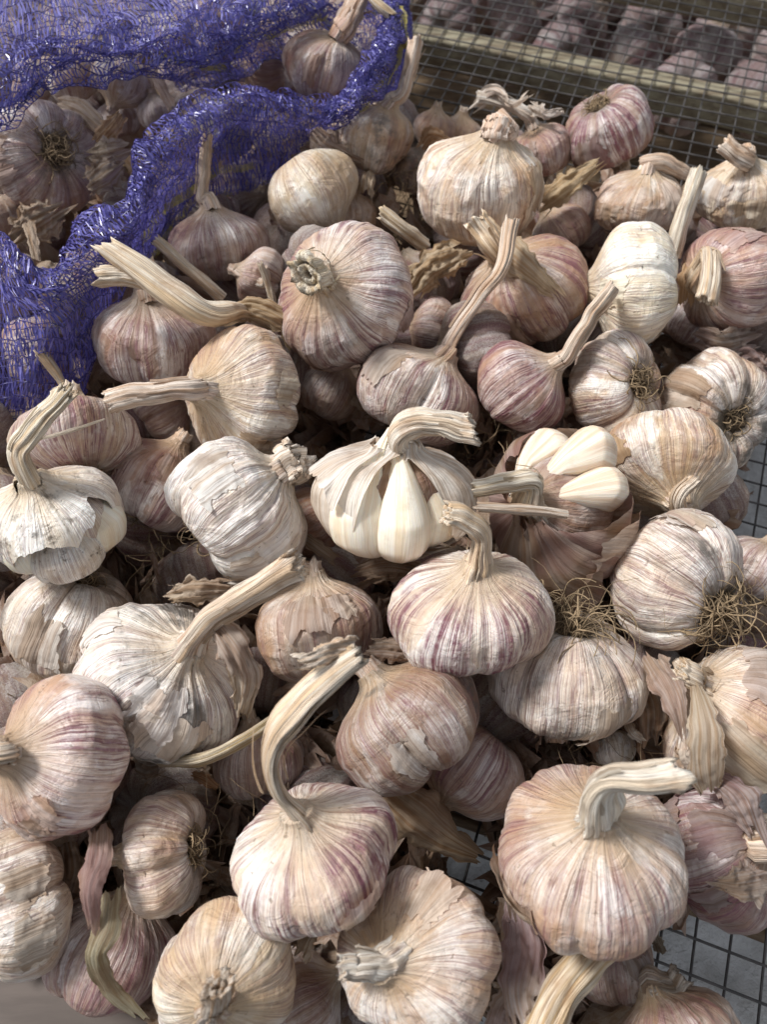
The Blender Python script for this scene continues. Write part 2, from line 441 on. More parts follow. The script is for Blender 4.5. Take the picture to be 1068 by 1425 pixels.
def tube(P, r, nth, flat=1.0, ridge=.12, seed=0, jag=.5, hollow=True, ref=None, frm=None):
    """ribbed dry stem swept along P (n,3) with radii r (n,), ragged open end"""
    n = len(P)
    T = np.gradient(P, axis=0); T /= np.linalg.norm(T, axis=1, keepdims=True)
    a = ref if ref is not None else np.array([.3, .2, 1.0])
    N = np.zeros_like(P); v = unit(a - np.dot(a, T[0]) * T[0])
    for i in range(n):
        v = unit(v - np.dot(v, T[i]) * T[i]); N[i] = v
    B = np.cross(T, N)
    th = np.linspace(0, 2 * math.pi, nth, endpoint=False)
    S = np.linspace(0, 1, n)
    TH, SS = np.meshgrid(th, S)
    Pn = np.stack([np.cos(TH), np.sin(TH), SS * 1.2], -1)
    rg = 1 + ridge * ((1 - 2 * np.abs(vnoise(Pn * (3.6, 3.6, 1.2), seed)))) + ridge * .45 * (1 - 2 * np.abs(vnoise(Pn * (9, 9, 1.6), seed + 1))) + ridge * .5 * vnoise(Pn * (8, 8, 3.0), seed + 3) + ridge * .8 * vnoise(Pn * (1.2, 1.2, 5.0), seed + 7)
    RR = r[:, None] * rg
    jg = noise2(np.cos(th) * 1.6 + 5, np.sin(th) * 1.6 + seed % 7, seed + 11, 2) * .8 + .25 * vnoise(np.stack([np.cos(th) * 9, np.sin(th) * 9, th * 0], -1), seed)
    V = P[:, None, :] + (np.cos(TH) * RR)[..., None] * N[:, None, :] + (np.sin(TH) * RR * flat)[..., None] * B[:, None, :]
    w = np.clip((SS - .86) / .14, 0, 1) ** 2
    V = V + T[:, None, :] * (w * jg[None, :] * jag * r[-1])[..., None]
    rings = [V.reshape(-1, 3)]; sks = [Pn.reshape(-1, 3)]
    if hollow:
        for k, (f, d) in enumerate([(.80, .10), (.62, .55), (.55, .10), (.30, .25), (.22, .9), (.02, 1.0)]):
            jg2 = noise2(np.cos(th) * 2.5 + k * 3, np.sin(th) * 2.5, seed + 40 + k, 2)
            base = P[-1] + (np.cos(th) * r[-1] * f)[:, None] * N[-1] + (np.sin(th) * r[-1] * f * flat)[:, None] * B[-1] + T[-1] * ((-d + .35 * jg * jag + .25 * jg2) * r[-1])[:, None]
            rings.append(base); sks.append(np.stack([np.cos(th) * f, np.sin(th) * f, np.full(nth, 1.2 + .1 * k)], -1))
    V = np.concatenate(rings); SKc = np.concatenate(sks)
    return V, grid_faces(len(V) // nth, nth, True), SKc

def ribbon_tubes(paths, rad, nth=4):
    """many thin strands in one mesh; paths list of (n,3)"""
    Vs, Fs = [], []; off = 0
    for k, P in enumerate(paths):
        n = len(P); T = np.gradient(P, axis=0); T /= (np.linalg.norm(T, axis=1, keepdims=True) + 1e-12)
        a = np.array([.31, .52, .8]); N = np.cross(T, a); N /= (np.linalg.norm(N, axis=1, keepdims=True) + 1e-12); B = np.cross(T, N)
        th = np.linspace(0, 2 * math.pi, nth, endpoint=False)
        rr = (rad[k] if np.ndim(rad) else rad) * np.linspace(1.0, .55, n)
        V = P[:, None] + rr[:, None, None] * (np.cos(th)[None, :, None] * N[:, None] + np.sin(th)[None, :, None] * B[:, None])
        Vs.append(V.reshape(-1, 3)); Fs.append(grid_faces(n, nth, True) + off); off += n * nth
    return np.concatenate(Vs), np.concatenate(Fs)

ALL = []      # placed garlic spheres for the layout (centre, radius)

def straw(rng, d=0.0):
    b = np.array([.86, .71, .54]) * rng.uniform(.82, 1.08); b = b * (1 - d)
    return (b[0], b[1] * rng.uniform(.91, .97), b[2] * rng.uniform(.84, .98))

def make_stem(root, org, neckP, neckT, R, pts, w, rng, seed, flat=.8, color=None, purple=.3, jag=.9, name='stem', zref=None, end=1.0):
    """pts: (px, py, dz) image points, dz in R towards the camera relative to the neck"""
    z0 = depth_of(neckP)
    P = [neckP - neckT * R * .30, neckP - neckT * R * .12, neckP + neckT * R * .02]
    for q in pts:
        P.append(at_z(q[0], q[1], z0 - q[2] * R))
    n = 30 if len(pts) > 1 else 20
    P = even(kink(P), n)
    L = np.linspace(0, 1, n)
    px = z0 / F
    wv = np.interp(L, np.linspace(0, 1, len(w)), w) * px
    tot = np.sum(np.linalg.norm(np.diff(P, axis=0), axis=1))
    d = L * tot
    base = np.interp(d, [0, R * .2, R * .42, R * .62], [R * .25, R * .235, R * .17, 0])
    r = np.maximum(base, wv); r[-3:] *= np.array([1.0, 1.04, 1.10]) * end
    r = r * (1 + .07 * vnoise(np.stack([L * 7, L * 0, L * 0 + seed], -1), seed))
    P[6:] += np.stack([vnoise(np.stack([L[6:] * 9, L[6:] * 0 + k * 5, L[6:] * 0], -1), seed + k) for k in range(3)], -1) * r[6:, None] * .07
    V, Fq, SKc = tube(P, r, 44, flat, .20, seed, jag, ref=-unit(neckP - CAM))
    col = (color or straw(rng)) + (purple,)
    o = mesh_obj(name, V, Fq, M_STEM, root, org, SKc, color=col)
    if len(pts) > 1:
        T = np.gradient(P, axis=0); T /= np.linalg.norm(T, axis=1, keepdims=True)
        tc = CAM - P; tc /= np.linalg.norm(tc, axis=1, keepdims=True); Sd = np.cross(T, tc); Sd /= np.linalg.norm(Sd, axis=1, keepdims=True); U = np.cross(Sd, T)
        for k in range(3):
            a = rng.uniform(-1.2, 1.2); i0 = int(rng.integers(8, 16)); i1 = min(n, i0 + int(rng.integers(8, 16))); m = i1 - i0
            if m < 5: continue
            q = np.linspace(0, 1, m); lift = 1.04 + rng.uniform(.1, .9) * q ** 3
            base = P[i0:i1] + (Sd[i0:i1] * math.sin(a) + U[i0:i1] * math.cos(a) * flat) * (r[i0:i1] * lift)[:, None]
            wd = r[i0:i1] * rng.uniform(.12, .30) * (1 - q * rng.uniform(.3, .8)); sd2 = Sd[i0:i1] * math.cos(a) - U[i0:i1] * math.sin(a)
            cross = np.stack([base - sd2 * wd[:, None], base + U[i0:i1] * (wd * .5)[:, None], base + sd2 * wd[:, None]], 1)
            mesh_obj('peeling_fibre', cross.reshape(-1, 3), grid_faces(m, 3), M_PAPER, root, org, np.stack([np.tile([0., .3, .6], m), np.zeros(m * 3) + k, np.repeat(q, 3)], -1), color=tuple(np.array(col[:3]) * rng.uniform(.75, 1.0)) + (0,))
    return o

def make_roots(root, org, P0, D, R, rng, n=60, ln=.45, spread=.8, rad=None, curl=1.0, back=None):
    """root plate and a tuft of dry roots; D = outward direction"""
    u = unit(np.cross(D, np.array([.2, .9, .31]))); v = np.cross(D, u)
    nt, nr = 22, 8
    th = np.linspace(0, 2 * math.pi, nt, endpoint=False); s = np.linspace(1, .02, nr)
    TH, SS = np.meshgrid(th, s)
    nz = noise2(np.cos(TH) * SS * 5 + 3, np.sin(TH) * SS * 5, int(rng.integers(999)), 3)
    V = P0 + (np.cos(TH) * SS * .25 * R * (1 + .2 * nz))[..., None] * u + (np.sin(TH) * SS * .25 * R * (1 + .2 * nz))[..., None] * v + ((np.sqrt(1 - SS ** 2 * .96) * .14 - .07 + .05 * nz) * R)[..., None] * D
    mesh_obj('root_plate', V.reshape(-1, 3), grid_faces(nr, nt, True), M_SCAR, root, org)
    paths = []
    for k in range(n):
        a = rng.uniform(0, 6.283); q = math.sqrt(rng.uniform(0, 1)) * .22 * R
        p = P0 + q * (math.cos(a) * u + math.sin(a) * v)
        d = unit(D * rng.uniform(.5, 1.0) + (math.cos(a) * u + math.sin(a) * v) * rng.uniform(.1, 1.2) * spread)
        if back is not None: d = unit(d + np.asarray(back) * rng.uniform(.2, 1.0))
        l = ln * R * rng.uniform(.45, 1.3); m = 13; pp = [p]; dd = d
        bendax = unit(rng.normal(size=3))
        for i in range(m):
            dd = unit(dd + (rng.normal(size=3) * .13 + np.cross(dd, bendax) * .20) * curl - D * .02 * i)
            pp.append(pp[-1] + dd * l / m)
        paths.append(np.array(pp))
    rr = rng.uniform(.3, 1.15, n) * (rad if rad else .00042)
    V, Fq = ribbon_tubes(paths, rr)
    o = mesh_obj('roots', V, Fq, M_ROOT, root, org)
    o['kind'] = 'stuff'

def flake_on(body, W, th0, s0, dth, ds, rng, seed, lift=.02, curl=.10, edge='top'):
    """ragged skin patch standing just off the body; W maps local -> world"""
    n, m = 22, 22
    a, b = np.meshgrid(np.linspace(-1, 1, m), np.linspace(-1, 1, n))
    na = noise2(b * 2.6 + seed, a * .5, seed, 4) * .30; nb = noise2(a * 2.6, b * .5 + seed, seed + 3, 4) * .34
    th = th0 + dth * (a * (1 + na * np.abs(a)) + .25 * b * a); ss = s0 + ds * (b * (1 + nb * np.abs(b)) - .15 * a * a)
    Nn = body.normals(); Q = body.sample(th, ss, body.Q); N = body.sample(th, ss, Nn)
    e = {'top': np.clip(b, 0, 1), 'bot': np.clip(-b, 0, 1), 'left': np.clip(-a, 0, 1), 'right': np.clip(a, 0, 1)}[edge]
    o = lift + curl * e ** 2 + .012 * noise2(a * 3, b * 3, seed + 8, 2)
    Q = Q + N * o[..., None]
    sk = np.stack([np.cos(th), np.sin(th), ss], -1)
    return W(Q.reshape(-1, 3)), grid_faces(n, m), sk.reshape(-1, 3)

def garlic(px, py, r, a, el, h, label, tone=(.70, .61, .50), purple=.5, grime=.2, stem=None, w=(14, 10), stem_tone=None, stem_purple=.3,
           roots=None, ht=.92, lobes=6, lump=.11, wrinkle=1.0, flakes=2, spin=0, seed=1, res=1.0, group=None, name='garlic_bulb', flat=.68, jag=.75,
           warp=.085, zfix=None, flake_list=(), end=1.0, stub=True, lean=None):
    rng = np.random.default_rng(seed * 7919 + 13)
    wear = .28 if min(tone) > .75 else (.50 if min(tone) > .6 else .75)
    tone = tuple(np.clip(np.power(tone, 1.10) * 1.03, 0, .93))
    z = zfix if zfix else (H - h) / (-ray(px, py)[2])
    R = r * z / F
    Cn = at_z(px, py, z)
    Fm = frame(px, py, a, el)
    Cn = Cn - Fm[:, 2] * R * .02
    org = Cn - np.array([0, 0, .7 * R])
    ln = (0, 0)
    if lean is not None: ln = lean
    elif stem:
        T = at_z(stem[0][0], stem[0][1], z - R * (math.sin(math.radians(el)) * .9 * ht + stem[0][2])) - Cn
        T = T @ Fm / R
        q = np.array([T[0], T[1]]) * (ht / max(T[2], .8)); m = np.linalg.norm(q)
        if m > .26: q = q * .26 / m
        ln = (q[0], q[1])
    cs, sn = math.cos(spin), math.sin(spin)
    body = Body(rng, int(160 * res), int(92 * res), lobes, lump * 1.35, ht, 1, wrinkle, ln, seed * 31, warp)
    W = lambda Q: Cn + (np.asarray(Q) * R) @ Fm.T
    t = thing(name, label, 'garlic bulb', org, group)
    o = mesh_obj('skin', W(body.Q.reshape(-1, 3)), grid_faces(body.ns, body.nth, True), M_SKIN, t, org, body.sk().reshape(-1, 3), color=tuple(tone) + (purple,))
    o['grime'] = float(grime); o['wear'] = float(wear)
    neckL = body.Q[-1].mean(0); neckP = W(neckL); neckT = unit(W(body.Q[-1].mean(0)) - W(body.Q[-int(8 * res)].mean(0)))
    if stem:
        make_stem(t, org, neckP, neckT, R, stem, w, rng, seed * 13, flat, stem_tone, stem_purple, jag, end=end)
    elif stub:
        make_stem(t, org, neckP, neckT, R, [], (.1, .1), rng, seed * 13, flat, stem_tone, stem_purple, jag) if False else None
        P = [neckP - neckT * R * .25, neckP, neckP + neckT * R * .16]
        P = even(np.array(P), 12)
        V, Fq, SKc = tube(P, np.linspace(.20, .16, 12) * R, 26, .85, .14, seed, 1.0)
        mesh_obj('stem', V, Fq, M_STEM, t, org, SKc, color=(stem_tone or straw(rng)) + (stem_purple,))
    if roots:
        RP = W(body.Q[0].mean(0) * 1.26); make_roots(t, org, RP, -Fm[:, 2], R, rng, **roots)
    else:
        RP = W(body.Q[0].mean(0) * .97)
    for k in range(flakes):
        th0 = rng.uniform(-1.6, 1.6); s0 = rng.uniform(.35, .75)
        V, Fq, SKc = flake_on(body, W, th0, s0, rng.uniform(.15, .45), rng.uniform(.06, .16), rng, seed * 5 + k, .012, rng.uniform(.01, .07), rng.choice(['top', 'bot', 'left', 'right']))
        tn = np.array(tone) * rng.uniform(.85, 1.15)
        f = mesh_obj('skin_flake', V, Fq, M_PAPER, t, org, SKc, color=tuple(tn) + (purple * .5,))
    for (thd, s0, dthd, ds, curl, edge, tn) in flake_list:
        V, Fq, SKc = flake_on(body, W, math.radians(thd), s0, math.radians(dthd), ds, rng, seed * 5 + int(thd), .02, curl, edge)
        mesh_obj('skin_flake', V, Fq, M_PAPER, t, org, SKc, color=tuple(tn) + (.1,))
    ALL.append((Cn, R, label))
    return t, body, W, Cn, R, Fm, org, rng

# ------------------------------------------------------------------ the heap
CREAM = (.74, .66, .56); WHITE = (.92, .90, .86); PINK = (.66, .52, .45); BROWN = (.46, .34, .25); PALE = (.86, .81, .73); TAN = (.60, .48, .36); DUSK = (.47, .38, .33)
B = [
 # px, py, r, angle, el, h, dict
 (657, 850, 108, 84, 38, .098, dict(label='plump pink striped bulb with a short bent stem, just below the split white bulb', tone=PALE, purple=.95, stem=[(672, 742, .10), (650, 722, .25), (622, 712, .35)], w=(20, 19, 17), ht=.88, lobes=6, lump=.06, seed=3, flakes=0)),
 (940, 805, 98, 146, -26, .078, dict(label='large cream bulb lying sideways with a wiry root tuft and grey smudge at right', tone=PALE, purple=.45, grime=.85, roots=dict(n=190, ln=1.15, spread=1.0, curl=1.9, back=(.1, -.3, .2)), ht=1.0, lobes=7, lump=.10, seed=4)),
 (925, 652, 94, -78, 34, .068, dict(label='smooth tan fan shaped bulb with its stub curling down onto the bulb below', tone=(.74, .60, .42), purple=.25, stem=[(948, 712, .22), (943, 690, .45), (966, 668, .35)], w=(15, 13, 10), ht=.85, lobes=5, lump=.05, seed=5)),
 (785, 938, 106, -98, -32, .072, dict(label='cream bulb with brown roots splayed on top, right of the pink striped bulb', tone=PALE, purple=.28, grime=.55, roots=dict(n=120, ln=.95, spread=.9, curl=1.1, back=(.5, .3, .3)), ht=.92, lobes=5, lump=.12, seed=6)),
 (225, 942, 122, 55, 42, .100, dict(label='large dirty white bulb with a thick stem pointing up and right', tone=WHITE, purple=.35, grime=.85, stem=[(300, 852, .30), (362, 815, .45), (414, 783, .50)], w=(22, 20, 26), ht=.85, lobes=6, lump=.10, seed=7, wrinkle=1.6, flakes=4)),
 (567, 1005, 108, 130, 8, .078, dict(label='brown dusty double lobed bulb in the centre with one painted spot of sunlight', tone=(.38, .28, .20), purple=.45, grime=.8, ht=.85, lobes=4, lump=.20, seed=8, wrinkle=.7, flakes=0,
        flake_list=[(-12, .40, 16, .13, .02, 'top', (.85, .83, .80))])),  # white flake stands in for a bright spot of sunlight on the skin
 (437, 1190, 120, 113, 40, .105, dict(label='broad striped bulb with a long flat stem folded over towards the heap', tone=(.84, .77, .69), purple=1.0, grime=.2, stem=[(384, 1100, .10), (371, 1045, .25), (408, 985, .40), (456, 942, .40), (500, 910, .35)], w=(21, 19, 22, 27, 24, 19), ht=.76, lobes=5, lump=.06, seed=9, flat=.42, flakes=1)),
 (818, 1185, 132, 82, 52, .108, dict(label='very large pinkish bulb with a thick white stem bent to the right', tone=(.66, .54, .45), purple=.50, grime=.3, stem=[(836, 1098, .35), (850, 1082, .48), (895, 1084, .55), (945, 1076, .55)], w=(27, 27, 22, 24), stem_tone=(.90, .84, .72), stem_purple=.05, ht=.85, lobes=8, lump=.07, seed=10, flakes=1,
        flake_list=[(-60, .42, 22, .12, .06, 'top', (.78, .66, .52))])),
 (576, 1326, 112, 172, 66, .095, dict(label='tan bulb at the bottom whose veins fan out from a white tipped stub', tone=(.72, .60, .49), purple=.25, stem=[(505, 1345, .10), (476, 1346, .12)], w=(22, 20), stem_tone=(.86, .80, .70), ht=.82, lobes=8, lump=.06, seed=11, flakes=1)),
 (311, 1362, 102, -96, 50, .095, dict(label='yellowish cream bulb cut by the bottom edge with a torn brown stub', tone=(.80, .73, .60), purple=.12, grime=.3, stem=[(300, 1398, .25), (302, 1372, .55)], w=(17, 19), stem_tone=(.50, .36, .24), ht=.86, lobes=6, lump=.08, seed=12, flakes=1)),
 (228, 1186, 82, 188, -22, .080, dict(label='small ribbed white bulb on its side with roots facing right', tone=(.78, .70, .60), purple=.35, grime=.25, roots=dict(n=70, ln=.55, spread=.8, curl=1.0), ht=.82, lobes=6, lump=.12, seed=13, flakes=0, wrinkle=1.4)),
 (82, 1052, 108, 178, 32, .098, dict(label='large pink bulb at the left edge, half of it brightly lit', tone=(.74, .60, .53), purple=.85, grime=.2, stem=[(10, 1048, .2), (-30, 1050, .2)], w=(18, 18), ht=.88, lobes=6, lump=.07, seed=14, flakes=2)),
 (22, 1258, 92, 205, 5, .085, dict(label='cream wrinkled bulb cut by the left edge near the bottom', tone=(.76, .68, .58), purple=.18, grime=.5, ht=.95, lobes=5, lump=.15, seed=15, wrinkle=1.5)),
 (152, 1322, 90, 70, 20, .058, dict(label='shaded purple bulb low behind dry leaves at the bottom left', tone=(.50, .38, .34), purple=.75, ht=.95, lobes=5, lump=.10, seed=16, flakes=0)),
 (107, 612, 84, 100, -18, .088, dict(label='purple striped bulb resting against the bottom of the blue net', tone=(.66, .57, .48), purple=.90, roots=dict(n=24, ln=.25), ht=.80, lobes=6, lump=.05, seed=18, flakes=0)),
 (222, 672, 74, 60, 5, .066, dict(label='dusky purple bulb between the striped bulb and the wrinkled white one', tone=(.50, .36, .31), purple=.85, grime=.2, ht=.95, lobes=5, lump=.08, seed=19, roots=dict(n=40, ln=.6, curl=1.3))),
 (333, 706, 98, 38, 2, .094, dict(label='wrinkled chalk white bulb lying on its side, centre left', tone=WHITE, purple=.12, grime=.35, stem=[(398, 648, .05), (420, 634, .05)], w=(28, 27), stem_tone=(.74, .64, .53), roots=dict(n=36, ln=.5), ht=1.0, lobes=5, lump=.10, seed=20, wrinkle=2.0, flakes=4)),
 (335, 552, 92, 172, 44, .092, dict(label='cream bulb with a straight thick stem pointing left', tone=(.76, .64, .48), purple=.28, stem=[(262, 540, .25), (205, 547, .30), (152, 556, .30)], w=(23, 18, 19), ht=.82, lobes=7, lump=.07, seed=21, flakes=2, flake_list=[(10, .52, 12, .07, .06, 'right', (.78, .73, .62))])),
 (481, 412, 98, 148, 56, .105, dict(label='big bluish pink bulb whose hollow cut stub faces the viewer', tone=(.68, .57, .50), purple=.80, grime=.25, stem=[(440, 376, .35), (424, 384, .60)], w=(25, 22), jag=.3, stem_tone=(.78, .68, .48), ht=.92, lobes=6, lump=.05, seed=22, flakes=2, wrinkle=1.1)),
 (444, 872, 88, 100, 12, .070, dict(label='tan wrinkled bulb in the middle, between two long bent stems', tone=(.60, .50, .41), purple=.35, grime=.4, ht=.95, lobes=5, lump=.08, seed=23, wrinkle=1.5)),
 (100, 868, 92, -105, -25, .058, dict(label='pale bulb with dark matted roots, tucked under the soiled bulb', tone=(.74, .68, .60), purple=.15, grime=.6, roots=dict(n=70, ln=.4, spread=1.4, curl=1.2), ht=1.0, lobes=4, lump=.12, seed=24)),
 (580, 548, 88, 62, 4, .078, dict(label='striped white and mauve bulb lying behind the split white bulb', tone=(.74, .64, .55), purple=.85, grime=.2, stem=[(620, 488, -.02), (642, 450, .1), (672, 408, .25), (703, 368, .4), (712, 308, .45)], w=(17, 13, 12, 13, 12), ht=.86, lobes=4, lump=.14, seed=25, flakes=1, flat=.6)),
 (728, 540, 69, 40, 12, .082, dict(label='small deep purple bulb with a pale stem slanting up right', tone=(.60, .46, .42), purple=1.3, stem=[(792, 492, .1), (824, 440, .3), (856, 398, .4)], w=(19, 16, 14), ht=.95, lobes=7, lump=.04, seed=26, flakes=0, flat=.6)),
 (860, 540, 74, 190, -42, .078, dict(label='cream bulb with a matted nest of roots facing the viewer, right of centre', tone=(.73, .64, .53), purple=.50, grime=.5, roots=dict(n=150, ln=.80, spread=1.3, curl=1.9), ht=.85, lobes=6, lump=.10, seed=27)),
 (990, 575, 84, 165, -50, .062, dict(label='bulb with dark soil streaks round its hollow root end, near the right edge', tone=(.68, .58, .47), purple=.20, grime=1.0, roots=dict(n=70, ln=.5, spread=1.2, curl=1.8), ht=.9, lobes=7, lump=.14, seed=28, wrinkle=1.5)),
 (882, 402, 86, 182, 4, .092, dict(label='bright creamy white ribbed bulb on its side in the upper right', tone=(.90, .85, .70), purple=.0, grime=.0, ht=.86, lobes=5, lump=.09, seed=29, wrinkle=1.2, flakes=1, stub=False)),
 (1016, 390, 76, 190, 40, .080, dict(label='pink bulb by the right edge with a short splintered stem hanging down', tone=(.70, .54, .48), purple=.75, grime=.1, stem=[(990, 352, .5), (992, 384, .75), (984, 420, .7)], w=(13, 14, 15), roots=None, ht=.95, lobes=5, lump=.07, seed=30)),
 (726, 405, 90, 125, 28, .078, dict(label='brown purple bulb behind the long thin bent stem, upper middle', tone=(.56, .42, .31), purple=.75, grime=.3, stem=[(690, 345, .35), (664, 306, .35)], w=(22, 20), ht=.90, lobes=6, lump=.08, seed=31, wrinkle=1.3)),
 (668, 264, 88, 84, 20, .095, dict(label='large pale bulb with wrinkled skin gathered into a wide neck, upper middle', tone=(.80, .68, .52), purple=.22, grime=.1, stem=[(690, 196, .05), (696, 176, .05)], w=(20, 19), ht=.95, lobes=6, lump=.07, seed=32, wrinkle=1.8)),
 (520, 188, 60, 75, 8, .080, dict(label='small two lobed bulb with a tall straight stem beside the net', tone=(.68, .57, .43), purple=.30, grime=.75, stem=[(562, 132, .1), (570, 95, .15), (579, 58, .2)], w=(11, 11, 13), ht=.90, lobes=3, lump=.22, seed=33, flakes=1)),
 (436, 268, 66, -58, 0, .080, dict(label='smooth ivory barrel shaped bulb at the foot of the net', tone=(.78, .73, .60), purple=.05, grime=.15, ht=.98, lobes=3, lump=.06, seed=34, flakes=0, stub=False, wrinkle=.8)),
 (305, 342, 66, 95, 12, .070, dict(label='dull mauve bulb with an upright stem standing in front of the net', tone=DUSK, purple=.65, stem=[(280, 282, 0), (284, 235, .05), (288, 186, .1)], w=(11, 10, 10), ht=.85, lobes=6, lump=.07, seed=35, flakes=0)),
 (215, 472, 82, 92, 18, .072, dict(label='dull mauve bulb under the splintered loose stem, left', tone=(.52, .41, .36), purple=.65, stem=[(205, 398, 0), (205, 370, 0)], w=(20, 15), ht=.85, lobes=6, lump=.10, seed=36, flakes=0)),
 (362, 386, 43, 160, 0, .074, dict(label='small banded bulb wedged left of the bulb with the hollow stub', tone=(.58, .46, .38), purple=.5, ht=.9, lobes=4, lump=.1, seed=37, flakes=0, res=.7, stem=[(372, 398, .5), (366, 372, .9)], w=(6, 7))),
 (848, 182, 63, -62, -25, .082, dict(label='purple bulb with a crusty root crown on top, lying furthest back by the bare mesh', tone=(.46, .35, .31), purple=1.1, grime=.3, roots=dict(n=130, ln=.42, spread=1.3, curl=2.0), ht=.95, lobes=6, lump=.07, seed=38, wrinkle=1.6)),
 (890, 282, 62, 85, 15, .072, dict(label='flat topped tan bulb with a stem folded to the right, near the bare mesh', tone=(.68, .57, .46), purple=.35, grime=.3, stem=[(900, 226, .1), (925, 226, .2), (962, 246, .1)], w=(12, 11, 7), ht=.80, lobes=6, lump=.08, seed=39, wrinkle=1.5)),
 (1038, 268, 64, 88, 22, .076, dict(label='cream bulb with a crooked stub in the far right corner of the heap', tone=(.82, .74, .60), purple=.08, stem=[(1042, 224, .3), (1022, 212, .45), (1008, 200, .45)], w=(14, 13, 11), ht=.85, lobes=6, lump=.07, seed=40, wrinkle=1.4, flakes=2, flake_list=[(-45, .62, 24, .11, .02, 'top', (.90, .88, .84))])),
 (752, 212, 46, 110, 8, .070, dict(label='mauve bulb with ragged curled white skin on top, upper right', tone=(.56, .45, .40), purple=.60, ht=.95, lobes=5, lump=.07, seed=41, flakes=1, stem=[(735, 158, .2), (700, 142, .3), (664, 134, .3)], w=(13, 9, 9), stem_tone=(.86, .80, .72))),
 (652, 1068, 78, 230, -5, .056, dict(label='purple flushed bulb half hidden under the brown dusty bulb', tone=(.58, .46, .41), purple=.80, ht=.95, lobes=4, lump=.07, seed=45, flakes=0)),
 (1010, 1188, 92, 10, 30, .058, dict(label='dark violet bulb in torn papery skin at the lower right edge', tone=(.33, .24, .225), purple=.85, grime=.2, stem=[(1052, 1172, .2), (1090, 1165, .2)], w=(26, 24), ht=.95, lobes=5, lump=.12, seed=46, wrinkle=2.2, flakes=4)),
 (1020, 1000, 106, 135, 32, .072, dict(label='pale bulb with its skin fanned open from the neck at the right edge', tone=(.76, .66, .55), purple=.25, grime=.1, stem=[(962, 940, .2), (945, 930, .2)], w=(24, 20), ht=.95, lobes=5, lump=.10, seed=47, wrinkle=1.6,
        flake_list=[(-25, .55, 20, .20, .10, 'bot', (.68, .58, .44)), (60, .62, 34, .14, .16, 'bot', (.66, .56, .50))])),
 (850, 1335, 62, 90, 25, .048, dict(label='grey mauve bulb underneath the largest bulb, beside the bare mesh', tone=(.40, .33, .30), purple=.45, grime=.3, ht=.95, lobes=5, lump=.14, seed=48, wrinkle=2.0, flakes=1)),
 (942, 1448, 92, 110, 10, .055, dict(label='brown wrinkled bulb cut by the bottom edge in front of the bare mesh', tone=(.38, .30, .235), purple=.45, grime=.5, stem=[(940, 1372, .1), (950, 1356, .1)], w=(14, 15), stem_tone=(.28, .22, .16), ht=.90, lobes=5, lump=.12, seed=49, wrinkle=1.8, flakes=0)),
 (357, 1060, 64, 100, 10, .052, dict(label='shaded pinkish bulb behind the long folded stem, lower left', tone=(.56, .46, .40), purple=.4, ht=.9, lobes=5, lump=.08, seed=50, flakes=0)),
 (853, 1040, 31, 95, 0, .046, dict(label='tiny smooth white bulb peeping out above the largest bulb', tone=(.78, .75, .66), purple=.0, ht=1.0, lobes=3, lump=.04, seed=51, flakes=0, res=.6)),
 (600, 460, 46, 170, 0, .056, dict(label='small ribbed mauve bulb in the hollow right of the big bluish one', tone=(.52, .42, .36), purple=.55, ht=.85, lobes=5, lump=.08, seed=54, flakes=0, res=.8)),
 (458, 540, 52, 60, 10, .052, dict(label='dark brown bulb down in the gap below the bluish pink bulb', tone=(.42, .31, .23), purple=.3, ht=.95, lobes=5, lump=.08, seed=55, flakes=0, res=.8)),
 (782, 322, 44, 130, 10, .052, dict(label='small mauve bulb tucked right of the pale wide necked bulb', tone=(.54, .44, .37), purple=.55, ht=.95, lobes=5, lump=.08, seed=57, flakes=0, res=.8)),
 (605, 180, 32, 80, 10, .056, dict(label='small tan bulb between the two lobed bulb and the pale wide necked one', tone=(.60, .46, .34), purple=.3, ht=.95, lobes=5, lump=.08, seed=58, flakes=0, res=.7)),
 (640, 190, 34, 80, 10, .048, dict(label='small buff bulb peeping over the left shoulder of the pale wide necked one', tone=(.62, .50, .38), purple=.3, ht=.95, lobes=5, lump=.08, seed=59, flakes=0, res=.7)),
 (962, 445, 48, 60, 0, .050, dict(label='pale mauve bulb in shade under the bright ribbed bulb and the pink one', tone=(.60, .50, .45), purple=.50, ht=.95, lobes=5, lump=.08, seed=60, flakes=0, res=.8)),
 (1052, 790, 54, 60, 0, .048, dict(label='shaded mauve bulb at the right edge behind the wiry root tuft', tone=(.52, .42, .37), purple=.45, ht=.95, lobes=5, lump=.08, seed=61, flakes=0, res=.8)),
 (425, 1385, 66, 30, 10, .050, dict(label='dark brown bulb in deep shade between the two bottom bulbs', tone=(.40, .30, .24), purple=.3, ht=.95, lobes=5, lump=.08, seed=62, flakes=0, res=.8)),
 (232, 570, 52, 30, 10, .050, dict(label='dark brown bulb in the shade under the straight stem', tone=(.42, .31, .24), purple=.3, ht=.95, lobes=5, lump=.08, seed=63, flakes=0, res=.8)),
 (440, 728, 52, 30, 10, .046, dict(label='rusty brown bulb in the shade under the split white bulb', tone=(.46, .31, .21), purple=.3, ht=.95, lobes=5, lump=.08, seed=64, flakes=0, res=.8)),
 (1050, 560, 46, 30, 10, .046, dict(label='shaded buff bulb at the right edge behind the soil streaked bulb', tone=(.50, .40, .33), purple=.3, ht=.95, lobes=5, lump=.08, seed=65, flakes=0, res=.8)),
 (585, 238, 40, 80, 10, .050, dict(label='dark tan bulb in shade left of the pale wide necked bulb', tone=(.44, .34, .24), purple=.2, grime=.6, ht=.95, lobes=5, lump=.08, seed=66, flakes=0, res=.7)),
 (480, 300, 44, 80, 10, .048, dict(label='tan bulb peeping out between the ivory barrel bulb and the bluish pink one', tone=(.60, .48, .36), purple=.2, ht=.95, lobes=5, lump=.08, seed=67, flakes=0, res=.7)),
 # inside the net sack
